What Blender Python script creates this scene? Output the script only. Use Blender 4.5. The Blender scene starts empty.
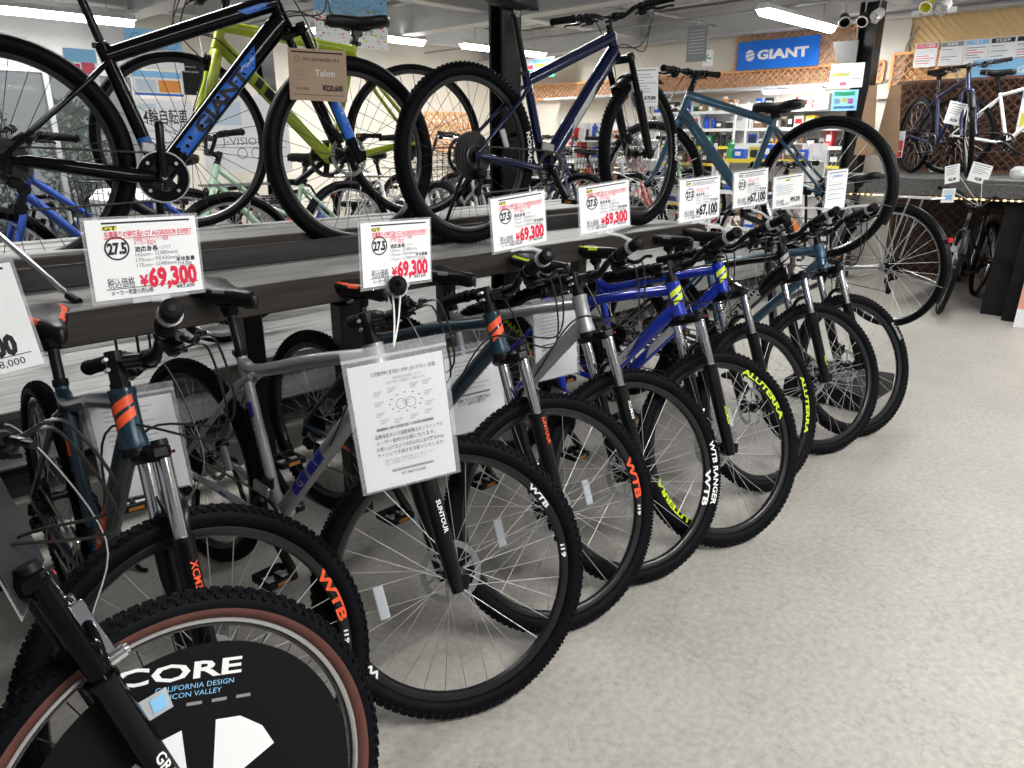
import bpy, math, random
from mathutils import Vector, Matrix
R = math.radians
rnd = random.Random(7)
sc = bpy.context.scene
COL = sc.collection

# ------------------------------------------------------------------ camera, world, exposure
cam_d = bpy.data.cameras.new('camera')
cam = bpy.data.objects.new('camera', cam_d)
COL.objects.link(cam)
cam.location = (0, 0, 1.352)
cam.rotation_euler = (R(90 - 18.2), 0, 0)
cam_d.sensor_width = 36
cam_d.lens = 36 * 733 / 1024
cam_d.clip_start = .05
sc.camera = cam

world = bpy.data.worlds.new('world')
sc.world = world
world.use_nodes = True
bg = world.node_tree.nodes['Background']
bg.inputs[0].default_value = (.92, .96, 1, 1)
bg.inputs[1].default_value = .2

vs = sc.view_settings
vs.view_transform = 'Standard'
vs.look = 'None'
vs.exposure = 0.25
vs.gamma = 1
vs.use_curve_mapping = False
LAMP_W = 38.0          # watts of each ceiling fluorescent

# ------------------------------------------------------------------ room frame: s along the bike row, t across it
PH = R(45.5)
E1 = Vector((math.cos(PH), math.sin(PH), 0))
E2 = Vector((-math.sin(PH), math.cos(PH), 0))
ROOM = Matrix.Rotation(PH, 4, 'Z')
def S(s, t, z=0):
    return E1 * s + E2 * t + Vector((0, 0, z))

# ------------------------------------------------------------------ materials
MATS = {}
def mat(name, col, rough=.5, metal=0, coat=0, noise=0, nscale=8, emit=0, trans=0, alpha=1, bump=0, spec=.5):
    m = bpy.data.materials.new(name)
    m.use_nodes = True
    nt = m.node_tree
    b = nt.nodes['Principled BSDF']
    c = (*col, 1)
    b.inputs['Base Color'].default_value = c
    b.inputs['Roughness'].default_value = rough
    b.inputs['Metallic'].default_value = metal
    b.inputs['Coat Weight'].default_value = coat
    b.inputs['Specular IOR Level'].default_value = spec
    b.inputs['Coat Roughness'].default_value = .08
    b.inputs['Transmission Weight'].default_value = trans
    b.inputs['Alpha'].default_value = alpha
    if emit:
        b.inputs['Emission Color'].default_value = c
        b.inputs['Emission Strength'].default_value = emit
    if noise or bump:
        tc = nt.nodes.new('ShaderNodeTexCoord')
        n = nt.nodes.new('ShaderNodeTexNoise')
        n.inputs['Scale'].default_value = nscale
        n.inputs['Detail'].default_value = 6
        nt.links.new(tc.outputs['Object'], n.inputs['Vector'])
        if noise:
            r = nt.nodes.new('ShaderNodeValToRGB')
            r.color_ramp.elements[0].position = .3
            r.color_ramp.elements[1].position = .7
            r.color_ramp.elements[0].color = tuple(x * (1 - noise) for x in col) + (1,)
            r.color_ramp.elements[1].color = tuple(min(1, x * (1 + noise)) for x in col) + (1,)
            nt.links.new(n.outputs['Fac'], r.inputs['Fac'])
            nt.links.new(r.outputs['Color'], b.inputs['Base Color'])
        if bump:
            bp = nt.nodes.new('ShaderNodeBump')
            bp.inputs['Strength'].default_value = bump
            nt.links.new(n.outputs['Fac'], bp.inputs['Height'])
            nt.links.new(bp.outputs['Normal'], b.inputs['Normal'])
    MATS[name] = m
    return m

mat('rubber', (.0038, .0042, .0058), .58, noise=.25, nscale=60, spec=.07)
mat('rubber_smooth', (.0036, .004, .0052), .5, noise=.2, nscale=30, spec=.1)
mat('tan_wall', (.13, .048, .037), .6, noise=.15, nscale=40)
mat('rim_black', (.007, .007, .008), .3, coat=.3)
mat('rim_silver', (.62, .62, .63), .25, metal=1)
mat('spoke_steel', (.62, .62, .63), .45, metal=.9)
mat('spoke_black', (.02, .02, .02), .35, metal=.3)
mat('steel', (.6, .6, .6), .28, metal=1)
mat('rotor', (.3, .3, .3), .5, metal=1)
mat('chrome', (.75, .76, .78), .12, metal=1)
mat('black_metal', (.004, .0043, .0055), .32, coat=.08, spec=.25, noise=.1)
mat('black_gloss', (.003, .003, .004), .12, coat=.1, spec=.16)
mat('black_plastic', (.004, .0043, .0055), .45, noise=.15, spec=.2)
mat('grip_rubber', (.005, .005, .006), .6, spec=.15, bump=.15, nscale=300)
mat('cassette', (.05, .05, .05), .35, metal=.9)
mat('chain', (.16, .15, .13), .4, metal=.9)
mat('cable', (.008, .008, .008), .35)
mat('teal', (.008, .034, .058), .28, metal=.25, coat=.7, noise=.08)
mat('orange', (.9, .1, .025), .45)
mat('silver_paint', (.40, .41, .42), .32, metal=.55, coat=.4, noise=.04)
mat('logo_blue', (.012, .015, .32), .4)
mat('blue_paint', (.006, .03, .42), .25, metal=.2, coat=.8, noise=.05)
mat('yellow_green', (.62, .78, .03), .45)
mat('black_paint', (.004, .004, .005), .2, coat=.4, spec=.3)
mat('steel_blue', (.065, .145, .225), .28, metal=.5, coat=.6, noise=.06)
mat('lime', (.40, .50, .02), .35, coat=.5, noise=.04)
mat('navy', (.003, .008, .055), .2, metal=.3, coat=.6)
mat('giant_blue', (.01, .14, .62), .35, coat=.3)
mat('grey_panel', (.42, .43, .43), .4)
mat('mint', (.34, .5, .38), .4, coat=.3)
mat('city_blue', (.03, .09, .42), .35, coat=.4)
mat('city_red', (.4, .02, .02), .35, coat=.4)
mat('city_white', (.75, .75, .74), .35, coat=.4)
mat('city_grey', (.3, .31, .32), .35, metal=.4, coat=.3)
mat('city_brown', (.12, .06, .03), .4, coat=.3)
mat('city_navy', (.01, .017, .075), .35, coat=.3)
mat('saddle_black', (.005, .005, .006), .4, spec=.35, noise=.15, nscale=90)
mat('saddle_grey', (.16, .16, .165), .5)
mat('white', (.85, .85, .85), .45)
mat('paper', (.86, .87, .89), .5, noise=.015, nscale=3)
mat('paper_tan', (.5, .36, .25), .5, noise=.05)
mat('ink', (.012, .012, .014), .6)
mat('ink_grey', (.25, .25, .26), .6)
mat('ink_red', (.72, .012, .06), .55)
mat('ink_pink', (.75, .1, .16), .55)
mat('ink_yellow', (.7, .66, .05), .55)
mat('ink_blue', (.03, .16, .6), .55)
mat('ink_green', (.02, .4, .2), .55)
mat('ink_orange', (.85, .3, .05), .55)
mat('ink_sky', (.25, .55, .85), .55)
mat('ink_pale', (.6, .72, .82), .55)
mat('ink_magenta', (.8, .05, .35), .5)
mat('cord_white', (.8, .8, .78), .6)
mat('wire', (.55, .55, .55), .3, metal=1)
mat('red_lens', (.55, .01, .02), .15, coat=.6)
mat('amber_lens', (.35, .13, .02), .3)
mat('white_lens', (.5, .53, .56), .15, coat=.6)
mat('banner_blue', (.006, .17, .75), .7, noise=.08, nscale=5)
mat('pack_blue', (.02, .1, .6), .4)
mat('pack_red', (.6, .03, .03), .4)
mat('pack_yellow', (.75, .6, .05), .4)
mat('pack_green', (.05, .35, .12), .4)
mat('pack_white', (.8, .8, .78), .4)
mat('pack_black', (.03, .03, .03), .4)
mat('pack_orange', (.8, .25, .04), .4)
mat('cardboard', (.24, .15, .085), .7, noise=.1)
mat('fixture', (.75, .75, .74), .4)
mat('tube_light', (1, 1, .98), .5, emit=17)
mat('rope_light', (1, .62, .25), .5, emit=2.2)
mat('wood_tan', (.5, .3, .14), .6, noise=.12, nscale=14)
mat('wood_brown', (.10, .045, .024), .6, noise=.2, nscale=14)
mat('lattice_orange', (.78, .4, .18), .6, noise=.15, nscale=14)
mat('dark_wood', (.04, .025, .02), .55, noise=.3, nscale=14)
mat('leaf', (.03, .11, .02), .6, noise=.4)
mat('leaf_bright', (.12, .3, .03), .6, noise=.3)
mat('alu', (.6, .61, .62), .4, metal=.8)
mat('poster_black', (.005, .005, .006), .5, spec=.15)
mat('board_black', (.008, .008, .009), .55, noise=.2, spec=.2)
mat('salmon', (.75, .36, .26), .6, noise=.05)

def clear_mat(name, tint, op, rough=.1):
    m = bpy.data.materials.new(name)
    m.use_nodes = True
    nt = m.node_tree
    nt.nodes.remove(nt.nodes['Principled BSDF'])
    tr = nt.nodes.new('ShaderNodeBsdfTransparent')
    gl = nt.nodes.new('ShaderNodeBsdfPrincipled')
    gl.inputs['Base Color'].default_value = (*tint, 1)
    gl.inputs['Roughness'].default_value = rough
    mx = nt.nodes.new('ShaderNodeMixShader')
    mx.inputs[0].default_value = op
    nt.links.new(tr.outputs[0], mx.inputs[1])
    nt.links.new(gl.outputs[0], mx.inputs[2])
    nt.links.new(mx.outputs[0], nt.nodes['Material Output'].inputs[0])
    MATS[name] = m
clear_mat('clear_film', (.9, .92, .95), .16)
clear_mat('clear_plastic', (.85, .87, .9), .38, .2)
clear_mat('glass_pane', (.5, .55, .55), .05, .03)
clear_mat('wrap_film', (.8, .82, .84), .45, .25)

def grid_mat(name, kind, c1, c2, scale, rough=.6):
    """procedural board / concrete / plank materials in object space"""
    m = bpy.data.materials.new(name)
    m.use_nodes = True
    nt = m.node_tree
    b = nt.nodes['Principled BSDF']
    b.inputs['Roughness'].default_value = rough
    tc = nt.nodes.new('ShaderNodeTexCoord')
    mp = nt.nodes.new('ShaderNodeMapping')
    nt.links.new(tc.outputs['Object'], mp.inputs['Vector'])
    ramp = nt.nodes.new('ShaderNodeValToRGB')
    if kind == 'concrete':
        n1 = nt.nodes.new('ShaderNodeTexNoise'); n1.inputs['Scale'].default_value = 1.7; n1.inputs['Detail'].default_value = 9; n1.inputs['Roughness'].default_value = .62
        n2 = nt.nodes.new('ShaderNodeTexNoise'); n2.inputs['Scale'].default_value = 48; n2.inputs['Detail'].default_value = 8
        v = nt.nodes.new('ShaderNodeTexVoronoi'); v.feature = 'DISTANCE_TO_EDGE'; v.inputs['Scale'].default_value = 4.2
        nd = nt.nodes.new('ShaderNodeTexNoise'); nd.inputs['Scale'].default_value = 5.0; nd.inputs['Detail'].default_value = 7
        mixv = nt.nodes.new('ShaderNodeMixRGB'); mixv.inputs[0].default_value = .5
        nt.links.new(mp.outputs[0], nd.inputs['Vector'])
        nt.links.new(mp.outputs[0], mixv.inputs[1]); nt.links.new(nd.outputs['Color'], mixv.inputs[2])
        nt.links.new(mixv.outputs[0], v.inputs['Vector'])
        for n in (n1, n2): nt.links.new(mp.outputs[0], n.inputs['Vector'])
        mx = nt.nodes.new('ShaderNodeMixRGB'); mx.inputs[0].default_value = .55
        nt.links.new(n1.outputs['Fac'], mx.inputs[1]); nt.links.new(n2.outputs['Fac'], mx.inputs[2])
        nt.links.new(mx.outputs[0], ramp.inputs['Fac'])
        ramp.color_ramp.elements[0].position = .36; ramp.color_ramp.elements[1].position = .64
        cr = nt.nodes.new('ShaderNodeValToRGB')
        cr.color_ramp.elements[0].position = 0; cr.color_ramp.elements[1].position = .011
        cr.color_ramp.elements[0].color = (.74, .72, .70, 1); cr.color_ramp.elements[1].color = (1, 1, 1, 1)
        nt.links.new(v.outputs['Distance'], cr.inputs['Fac'])
        mul = nt.nodes.new('ShaderNodeMixRGB'); mul.blend_type = 'MULTIPLY'; mul.inputs[0].default_value = .8
        nt.links.new(ramp.outputs[0], mul.inputs[1]); nt.links.new(cr.outputs[0], mul.inputs[2])
        nt.links.new(mul.outputs[0], b.inputs['Base Color'])
        bp = nt.nodes.new('ShaderNodeBump'); bp.inputs['Strength'].default_value = .06
        nt.links.new(n2.outputs['Fac'], bp.inputs['Height']); nt.links.new(bp.outputs[0], b.inputs['Normal'])
    else:                                   # wood grain stretched along local x
        mp.inputs['Scale'].default_value = (1.2, 22, 22)
        n1 = nt.nodes.new('ShaderNodeTexNoise'); n1.inputs['Scale'].default_value = scale; n1.inputs['Detail'].default_value = 8
        nt.links.new(mp.outputs[0], n1.inputs['Vector'])
        nt.links.new(n1.outputs['Fac'], ramp.inputs['Fac'])
        ramp.color_ramp.elements[0].position = .32; ramp.color_ramp.elements[1].position = .7
        nt.links.new(ramp.outputs[0], b.inputs['Base Color'])
    ramp.color_ramp.elements[0].color = (*c1, 1)
    ramp.color_ramp.elements[1].color = (*c2, 1)
    MATS[name] = m
grid_mat('floor_concrete', 'concrete', (.31, .297, .272), (.45, .432, .40), 1, .45)
grid_mat('stage_brown', 'wood', (.014, .011, .009), (.05, .04, .034), 2.2, .5)
grid_mat('stage_grey', 'wood', (.17, .172, .172), (.33, .33, .325), 2.2, .5)
grid_mat('stage_mid', 'wood', (.06, .06, .06), (.13, .13, .128), 2.2, .5)
grid_mat('stage_dark', 'wood', (.012, .011, .011), (.04, .036, .034), 2.2, .5)
grid_mat('plank_yellow', 'wood', (.92, .68, .35), (.98, .80, .50), 1.6, .55)
mat('wall_cream', (.74, .70, .62), .7, noise=.03, nscale=2)
mat('ceiling_grey', (.5, .5, .495), .6, noise=.06, nscale=3)
mat('beam_grey', (.5, .5, .495), .5, noise=.06, nscale=3)
mat('pipe_grey', (.3, .3, .3), .4)
mat('pipe_dark', (.1, .1, .1), .5)
mat('tag_dark', (.03, .032, .036), .35)
mat('post_black', (.005, .005, .006), .35, coat=.1, noise=.2, nscale=4, spec=.3)

# ------------------------------------------------------------------ mesh helpers
def frame_of(d):
    d = d.normalized()
    u = Vector((0, 0, 1)) if abs(d.z) < .9 else Vector((1, 0, 0))
    a = d.cross(u).normalized()
    return a, d.cross(a).normalized()

class MB:
    def __init__(self):
        self.v, self.f, self.mi, self.mats = [], [], [], []
    def m(self, name):
        if name not in self.mats: self.mats.append(name)
        return self.mats.index(name)
    def add(self, verts, faces, mat):
        o = len(self.v); k = self.m(mat)
        self.v += [tuple(x) for x in verts]
        for f in faces:
            self.f.append(tuple(i + o for i in f)); self.mi.append(k)
    def tube(self, pts, r, mat, seg=10, caps=True, flat=None):
        pts = [Vector(p) for p in pts]
        rs = r if isinstance(r, (list, tuple)) else [r] * len(pts)
        n = len(pts); V = []; F = []
        d0 = (pts[1] - pts[0]).normalized()
        a, b = frame_of(d0)
        for i, p in enumerate(pts):
            d = (pts[min(i + 1, n - 1)] - pts[max(i - 1, 0)]).normalized()
            a = (a - d * a.dot(d)).normalized(); b = d.cross(a)
            for k in range(seg):
                t = 2 * math.pi * k / seg
                V.append(p + (a * math.cos(t) + b * math.sin(t)) * rs[i])
        for i in range(n - 1):
            for k in range(seg):
                k2 = (k + 1) % seg
                F.append((i * seg + k, i * seg + k2, (i + 1) * seg + k2, (i + 1) * seg + k))
        if caps:
            F.append(tuple(range(seg - 1, -1, -1)))
            F.append(tuple((n - 1) * seg + k for k in range(seg)))
        if flat:
            c = pts[0]; V = [Vector((q.x, (q.y - c.y) * flat + c.y, q.z)) for q in V]
        self.add(V, F, mat)
    def box(self, c, size, mat, M=None, ch=None):
        c = Vector(c); hx, hy, hz = [x / 2 for x in size]
        if ch is None: ch = min(size) * .12
        V = []; idx = {}
        for sx in (-1, 1):
            for sy in (-1, 1):
                for sz in (-1, 1):
                    for ax in range(3):
                        p = [sx * hx, sy * hy, sz * hz]
                        for j in range(3):
                            if j != ax: p[j] -= (sx, sy, sz)[j] * ch
                        idx[(sx, sy, sz, ax)] = len(V); V.append(Vector(p))
        F = []
        for ax in range(3):
            o = [j for j in range(3) if j != ax]
            for s in (-1, 1):
                q = []
                for (p0, p1) in ((-1, -1), (1, -1), (1, 1), (-1, 1)):
                    k = [0, 0, 0]; k[ax] = s; k[o[0]] = p0; k[o[1]] = p1
                    q.append(idx[(*k, ax)])
                F.append(tuple(q if (s > 0) != (ax == 1) else q[::-1]))
        for ax in range(3):
            o = [j for j in range(3) if j != ax]
            for s0 in (-1, 1):
                for s1 in (-1, 1):
                    def g(sa, face):
                        k = [0, 0, 0]; k[ax] = sa; k[o[0]] = s0; k[o[1]] = s1
                        return idx[(*k, face)]
                    F.append((g(-1, o[0]), g(1, o[0]), g(1, o[1]), g(-1, o[1])))
        for sx in (-1, 1):
            for sy in (-1, 1):
                for sz in (-1, 1):
                    F.append(tuple(idx[(sx, sy, sz, a)] for a in range(3)))
        if M is not None: V = [M @ p for p in V]
        self.add([p + c for p in V], F, mat)
    def bar(self, p0, p1, w, h, mat, up=(0, 0, 1), ch=None):
        p0, p1 = Vector(p0), Vector(p1)
        d = p1 - p0; x = d.normalized(); up = Vector(up)
        y = up.cross(x)
        if y.length < 1e-4: y = Vector((0, 1, 0)).cross(x)
        y.normalize(); z = x.cross(y)
        M = Matrix((x, y, z)).transposed()
        self.box((p0 + p1) / 2, (d.length, w, h), mat, M, ch)
    def lathe(self, prof, org, axis, mat, seg=24, arc=None):
        org = Vector(org); axis = Vector(axis).normalized()
        a, b = frame_of(axis)
        V = []; F = []; n = len(prof)
        for k in range(seg):
            t = 2 * math.pi * k / seg
            for (r, h) in prof:
                V.append(org + axis * h + (a * math.cos(t) + b * math.sin(t)) * r)
        for k in range(seg):
            k2 = (k + 1) % seg
            for i in range(n - 1):
                F.append((k * n + i, k * n + i + 1, k2 * n + i + 1, k2 * n + i))
        self.add(V, F, mat)
    def disc(self, c, r, th, axis, mat, seg=24, r0=0):
        if r0: self.lathe([(r0, -th / 2), (r, -th / 2), (r, th / 2), (r0, th / 2), (r0, -th / 2)], c, axis, mat, seg)
        else: self.lathe([(0.0005, -th / 2), (r, -th / 2), (r, th / 2), (0.0005, th / 2)], c, axis, mat, seg)
    def sphere(self, c, r, mat, seg=12, sc_=(1, 1, 1)):
        V = []; F = []; n = seg // 2
        for i in range(n + 1):
            ph = math.pi * i / n
            for k in range(seg):
                t = 2 * math.pi * k / seg
                V.append((c[0] + r * sc_[0] * math.sin(ph) * math.cos(t), c[1] + r * sc_[1] * math.sin(ph) * math.sin(t), c[2] + r * sc_[2] * math.cos(ph)))
        for i in range(n):
            for k in range(seg):
                k2 = (k + 1) % seg
                F.append((i * seg + k, (i + 1) * seg + k, (i + 1) * seg + k2, i * seg + k2))
        self.add(V, F, mat)
    def quad(self, p, mat):
        self.add(p, [(0, 1, 2, 3)], mat)
    def arc_strip(self, c, rad, a0, a1, prof, mat, n=28):
        """sweep an open profile [(dr, y)] round the y axis of a wheel"""
        V = []; F = []; m = len(prof)
        for i in range(n + 1):
            t = R(a0 + (a1 - a0) * i / n)
            for (dr, y) in prof:
                V.append((c[0] + (rad + dr) * math.cos(t), c[1] + y, c[2] + (rad + dr) * math.sin(t)))
        for i in range(n):
            for k in range(m - 1):
                F.append((i * m + k, i * m + k + 1, (i + 1) * m + k + 1, (i + 1) * m + k))
        self.add(V, F, mat)
    def text(self, body, size, org, xd, yd, mat, align='c', bold=.0, lift=.0008, wmax=None, sx=1):
        V, T, w, h = text2d(body, bold)
        k = size / .7
        org, xd, yd = Vector(org), Vector(xd).normalized(), Vector(yd).normalized()
        nn = xd.cross(yd)
        kx = k * sx
        if wmax and w * kx > wmax: kx = wmax / w
        off = {'c': -w / 2, 'l': 0, 'r': -w}[align]
        self.add([org + xd * ((x + off) * kx) + yd * ((y - .35) * k) + nn * lift for x, y in V], T, mat)
    def text_map(self, body, size, fn, mat, align='c', bold=.0, maxe=.006, sx=1):
        V, T, w, h = text2d(body, bold)
        k = size / .7; kx = k * sx
        off = {'c': -w / 2, 'l': 0, 'r': -w}[align]
        P = [((x + off) * kx, (y - .35) * k) for x, y in V]
        P, T = subdiv(P, T, maxe)
        self.add([fn(u, v) for u, v in P], T, mat)
    def patch(self, poly, fn, mat, maxe=.006):
        """convex 2-D polygon mapped by fn"""
        T = [(0, i, i + 1) for i in range(1, len(poly) - 1)]
        P, T = subdiv(list(poly), T, maxe)
        self.add([fn(u, v) for u, v in P], T, mat)
    def mesh(self, name, smooth=40):
        me = bpy.data.meshes.new(name)
        me.from_pydata(self.v, [], self.f)
        for n in self.mats: me.materials.append(MATS[n])
        me.polygons.foreach_set('material_index', self.mi)
        me.validate()
        me.update()
        if smooth:
            me.shade_smooth()
            me.set_sharp_from_angle(angle=R(smooth))
        return me
    def build(self, name, parent=None, M=None, smooth=40):
        return put(name, self.mesh(name, smooth), parent, M)

def subdiv(P, T, maxe):
    P = list(P); T = list(T); mid = {}
    m2 = maxe * maxe
    def d2(i, j): return (P[i][0] - P[j][0]) ** 2 + (P[i][1] - P[j][1]) ** 2
    def M_(i, j):
        k = (min(i, j), max(i, j))
        if k not in mid:
            mid[k] = len(P); P.append(((P[i][0] + P[j][0]) / 2, (P[i][1] + P[j][1]) / 2))
        return mid[k]
    for _ in range(6):
        out = []; ch = False
        for t in T:
            e = [(d2(t[0], t[1]), 0), (d2(t[1], t[2]), 1), (d2(t[2], t[0]), 2)]
            L, k = max(e)
            if L > m2:
                ch = True
                a, b, c = t[k], t[(k + 1) % 3], t[(k + 2) % 3]
                q = M_(a, b); out += [(a, q, c), (q, b, c)]
            else: out.append(t)
        T = out
        if not ch: break
    return P, T

TXT = {}
def text2d(body, bold=0):
    key = (body, bold)
    if key in TXT: return TXT[key]
    cu = bpy.data.curves.new('lettering', 'FONT')
    cu.body = body; cu.size = 1; cu.resolution_u = 2; cu.offset = bold
    o = bpy.data.objects.new('lettering', cu); COL.objects.link(o)
    ev = o.evaluated_get(bpy.context.evaluated_depsgraph_get())
    me = ev.to_mesh()
    V = [(v.co.x, v.co.y) for v in me.vertices]
    me.calc_loop_triangles()
    T = [tuple(t.vertices) for t in me.loop_triangles]
    ev.to_mesh_clear()
    bpy.data.objects.remove(o); bpy.data.curves.remove(cu)
    x0 = min(v[0] for v in V) if V else 0; x1 = max(v[0] for v in V) if V else 0
    V = [(x - x0, y) for x, y in V]
    # keep triangles counter-clockwise
    T = [t if (V[t[1]][0] - V[t[0]][0]) * (V[t[2]][1] - V[t[0]][1]) - (V[t[1]][1] - V[t[0]][1]) * (V[t[2]][0] - V[t[0]][0]) > 0 else t[::-1] for t in T]
    TXT[key] = (V, T, x1 - x0, .7)
    return TXT[key]

def put(name, me, parent=None, M=None):
    o = bpy.data.objects.new(name, me)
    COL.objects.link(o)
    if parent: o.parent = parent
    if M is not None: o.matrix_local = M
    return o
def tag(o, label=None, cat=None, group=None, kind=None):
    if label: o['label'] = label
    if cat: o['category'] = cat
    if group: o['group'] = group
    if kind: o['kind'] = kind
    return o
def empty(name, M, label, cat, group=None):
    o = bpy.data.objects.new(name, None); COL.objects.link(o)
    o.empty_display_size = .1
    o.matrix_local = M
    return tag(o, label, cat, group)
CACHE = {}
def cached(key, fn):
    if key not in CACHE: CACHE[key] = fn()
    return CACHE[key]
def T3(v): return Matrix.Translation(Vector(v))
def bez(p, n=14):
    """Catmull-Rom through points"""
    p = [Vector(q) for q in p]; q = [p[0] * 2 - p[1]] + p + [p[-1] * 2 - p[-2]]
    out = []
    for i in range(1, len(q) - 2):
        for k in range(n):
            t = k / n
            a, b, c, d = q[i - 1], q[i], q[i + 1], q[i + 2]
            out.append(.5 * ((2 * b) + (c - a) * t + (2 * a - 5 * b + 4 * c - d) * t * t + (3 * b - a - 3 * c + d) * t ** 3))
    out.append(p[-1])
    return out

# ------------------------------------------------------------------ room shell
def struct(name, mb, M=None, smooth=None):
    o = mb.build(name, None, M if M is not None else ROOM, smooth)
    o['kind'] = 'structure'
    return o

# ================================================================== bicycles
def defaults(**k):
    c = dict(r=.349, w=.027, wb=1.12, ha=69, off=.045, ac=.487, hl=.118, bb=(.432, .30), seat=(.495, 73), post=.095,
             kind='mtb', frame='black_paint', fork='black_metal', logo='white', saddle='saddle_black', stripe=None,
             tread='knob', wall='rubber', rim='rim_black', spoke='spoke_steel', bar='riser', disc=True, seatpost='black_metal',
             stanchion='chrome', rimtext=None, tyretext=None, forktext=None, gt=True, lod=0, ring=.078, cog=.062,
             fender=None, basket=None, stand='side', crank=-35, reflector=False, tt_style='slope', decals=None, grip='grip_rubber', carrier=False)
    c.update(k)
    return c

def tyre_mesh(r, w, tread, wall, text, lod):
    def make():
        mb = MB(); seg = (112, 72, 48)[lod]; cs = 14 if lod < 2 else 8
        kh = .0035 if tread == 'knob' else 0
        Rm = r - w; wr = w - kh
        V = []; F = []; Fm = []
        for i in range(seg):
            t = 2 * math.pi * i / seg
            for k in range(cs):
                b = 2 * math.pi * k / cs
                rr = Rm + wr * math.cos(b)
                V.append((rr * math.cos(t), wr * math.sin(b), rr * math.sin(t)))
        side = []; main = []
        for i in range(seg):
            i2 = (i + 1) % seg
            for k in range(cs):
                k2 = (k + 1) % cs
                b = math.degrees(2 * math.pi * (k + .5) / cs)
                b = min(b, 360 - b)
                (side if 92 < b < 155 else main).append((i * cs + k, i * cs + k2, i2 * cs + k2, i2 * cs + k))
        o = len(mb.v); mb.add(V, main, 'rubber' if tread == 'knob' else 'rubber_smooth')
        k = mb.m(wall if wall else 'rubber')
        for f in side: mb.f.append(f); mb.mi.append(k)
        if tread == 'knob' and lod < 2:
            N = 100 if lod == 0 else 64
            rows = [(-56, .0085, .008, .5), (-28, .0075, .008, 0), (0, .0095, .0075, .5), (28, .0075, .008, 0), (56, .0085, .008, .5)]
            for i in range(N):
                for (bd, tl, wd, ph) in rows:
                    t = 2 * math.pi * (i + ph) / N; b = R(bd)
                    rad = Vector((math.cos(t), 0, math.sin(t))); ay = Vector((0, 1, 0)); tg = Vector((-math.sin(t), 0, math.cos(t)))
                    nrm = rad * math.cos(b) + ay * math.sin(b); bi = ay * math.cos(b) - rad * math.sin(b)
                    c = rad * Rm
                    P = []
                    for h, s_ in ((wr - .001, 1.1), (w, .85)):
                        for sx, sy in ((-1, -1), (1, -1), (1, 1), (-1, 1)):
                            P.append(c + nrm * h + tg * (sx * tl * s_ / 2) + bi * (sy * wd * s_ / 2))
                    mb.add(P, [(4, 5, 6, 7), (0, 1, 5, 4), (1, 2, 6, 5), (2, 3, 7, 6), (3, 0, 4, 7)], 'rubber')
        if text:
            for (s_, size, ang, m_, side_) in text:
                wl = wr + .0008
                def fn(u, v, ang=ang, wl=wl):
                    b = math.pi / 2 - v / wr + .25
                    rr = Rm + wl * math.cos(b); t = R(ang) - u / Rm
                    return (rr * math.cos(t), -wl * math.sin(b), rr * math.sin(t))
                mb.text_map(s_, size, fn, m_, bold=.03, sx=1.5)
        return mb.mesh('tyre')
    return cached(('tyre', r, w, tread, wall, repr(text), lod), make)

def rim_mesh(r, w, rim, text, lod):
    def make():
        mb = MB(); ro = r - 2 * w + .006; ri = ro - (.02 if rim == 'rim_black' else .015); hw = .0125 if w > .018 else .010
        prof = [(ro, -hw), (ro - .006, -hw), (ri + .004, -hw * .75), (ri, 0), (ri + .004, hw * .75), (ro - .006, hw), (ro, hw), (ro, -hw)]
        V = []; F = []; n = len(prof); seg = (96, 64, 40)[lod]
        for i in range(seg):
            t = 2 * math.pi * i / seg
            V += [(p[0] * math.cos(t), p[1], p[0] * math.sin(t)) for p in prof]
        for i in range(seg):
            for k in range(n - 1):
                i2 = (i + 1) % seg
                F.append((i * n + k, i * n + k + 1, i2 * n + k + 1, i2 * n + k))
        mb.add(V, F, rim)
        if text:
            for (s_, size, ang, m_) in text:
                rc = (ro + ri) / 2
                def fn(u, v, ang=ang):
                    rr = rc + v; t = R(ang) - u / rc
                    y = -hw - .0008 if rr > ro - .006 else -hw * (.75 + .25 * max(0, (rr - ri - .004) / (ro - ri - .010))) - .0012
                    return (rr * math.cos(t), y, rr * math.sin(t))
                mb.text_map(s_, size, fn, m_, bold=.035, sx=2.0)
        return mb.mesh('rim')
    return cached(('rim', r, w, rim, repr(text), lod), make)

def spoke_mesh(r, w, mt, lod, rear):
    def make():
        mb = MB(); rr = r - 2 * w - .012; n = (32, 28, 18)[lod]
        for i in range(n):
            sd = 1 if i % 2 else -1
            t = 2 * math.pi * i / n; off = R(50) * (1 if (i // 2) % 2 else -1)
            rf = .024
            p0 = (rf * math.cos(t + off), sd * .028, rf * math.sin(t + off))
            p1 = (rr * math.cos(t), 0, rr * math.sin(t))
            mb.tube([p0, p1], .0011 if lod == 0 else .0013, mt, seg=4, caps=False)
        return mb.mesh('spokes')
    return cached(('spoke', r, w, mt, lod, rear), make)

def hub_mesh(rear, lod):
    def make():
        mb = MB(); sg = 16 if lod < 2 else 8
        h = .064
        mb.lathe([(.001, -h), (.006, -h), (.006, -.045), (.013, -.042), (.013, -.034), (.027, -.030), (.027, -.026), (.014, -.02), (.013, 0),
                  (.014, .02), (.027, .026), (.027, .030), (.013, .034), (.013, .042), (.006, .045), (.006, h), (.001, h)], (0, 0, 0), (0, 1, 0), 'black_metal', sg)
        return mb.mesh('hub')
    return cached(('hub', rear, lod), make)

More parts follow.
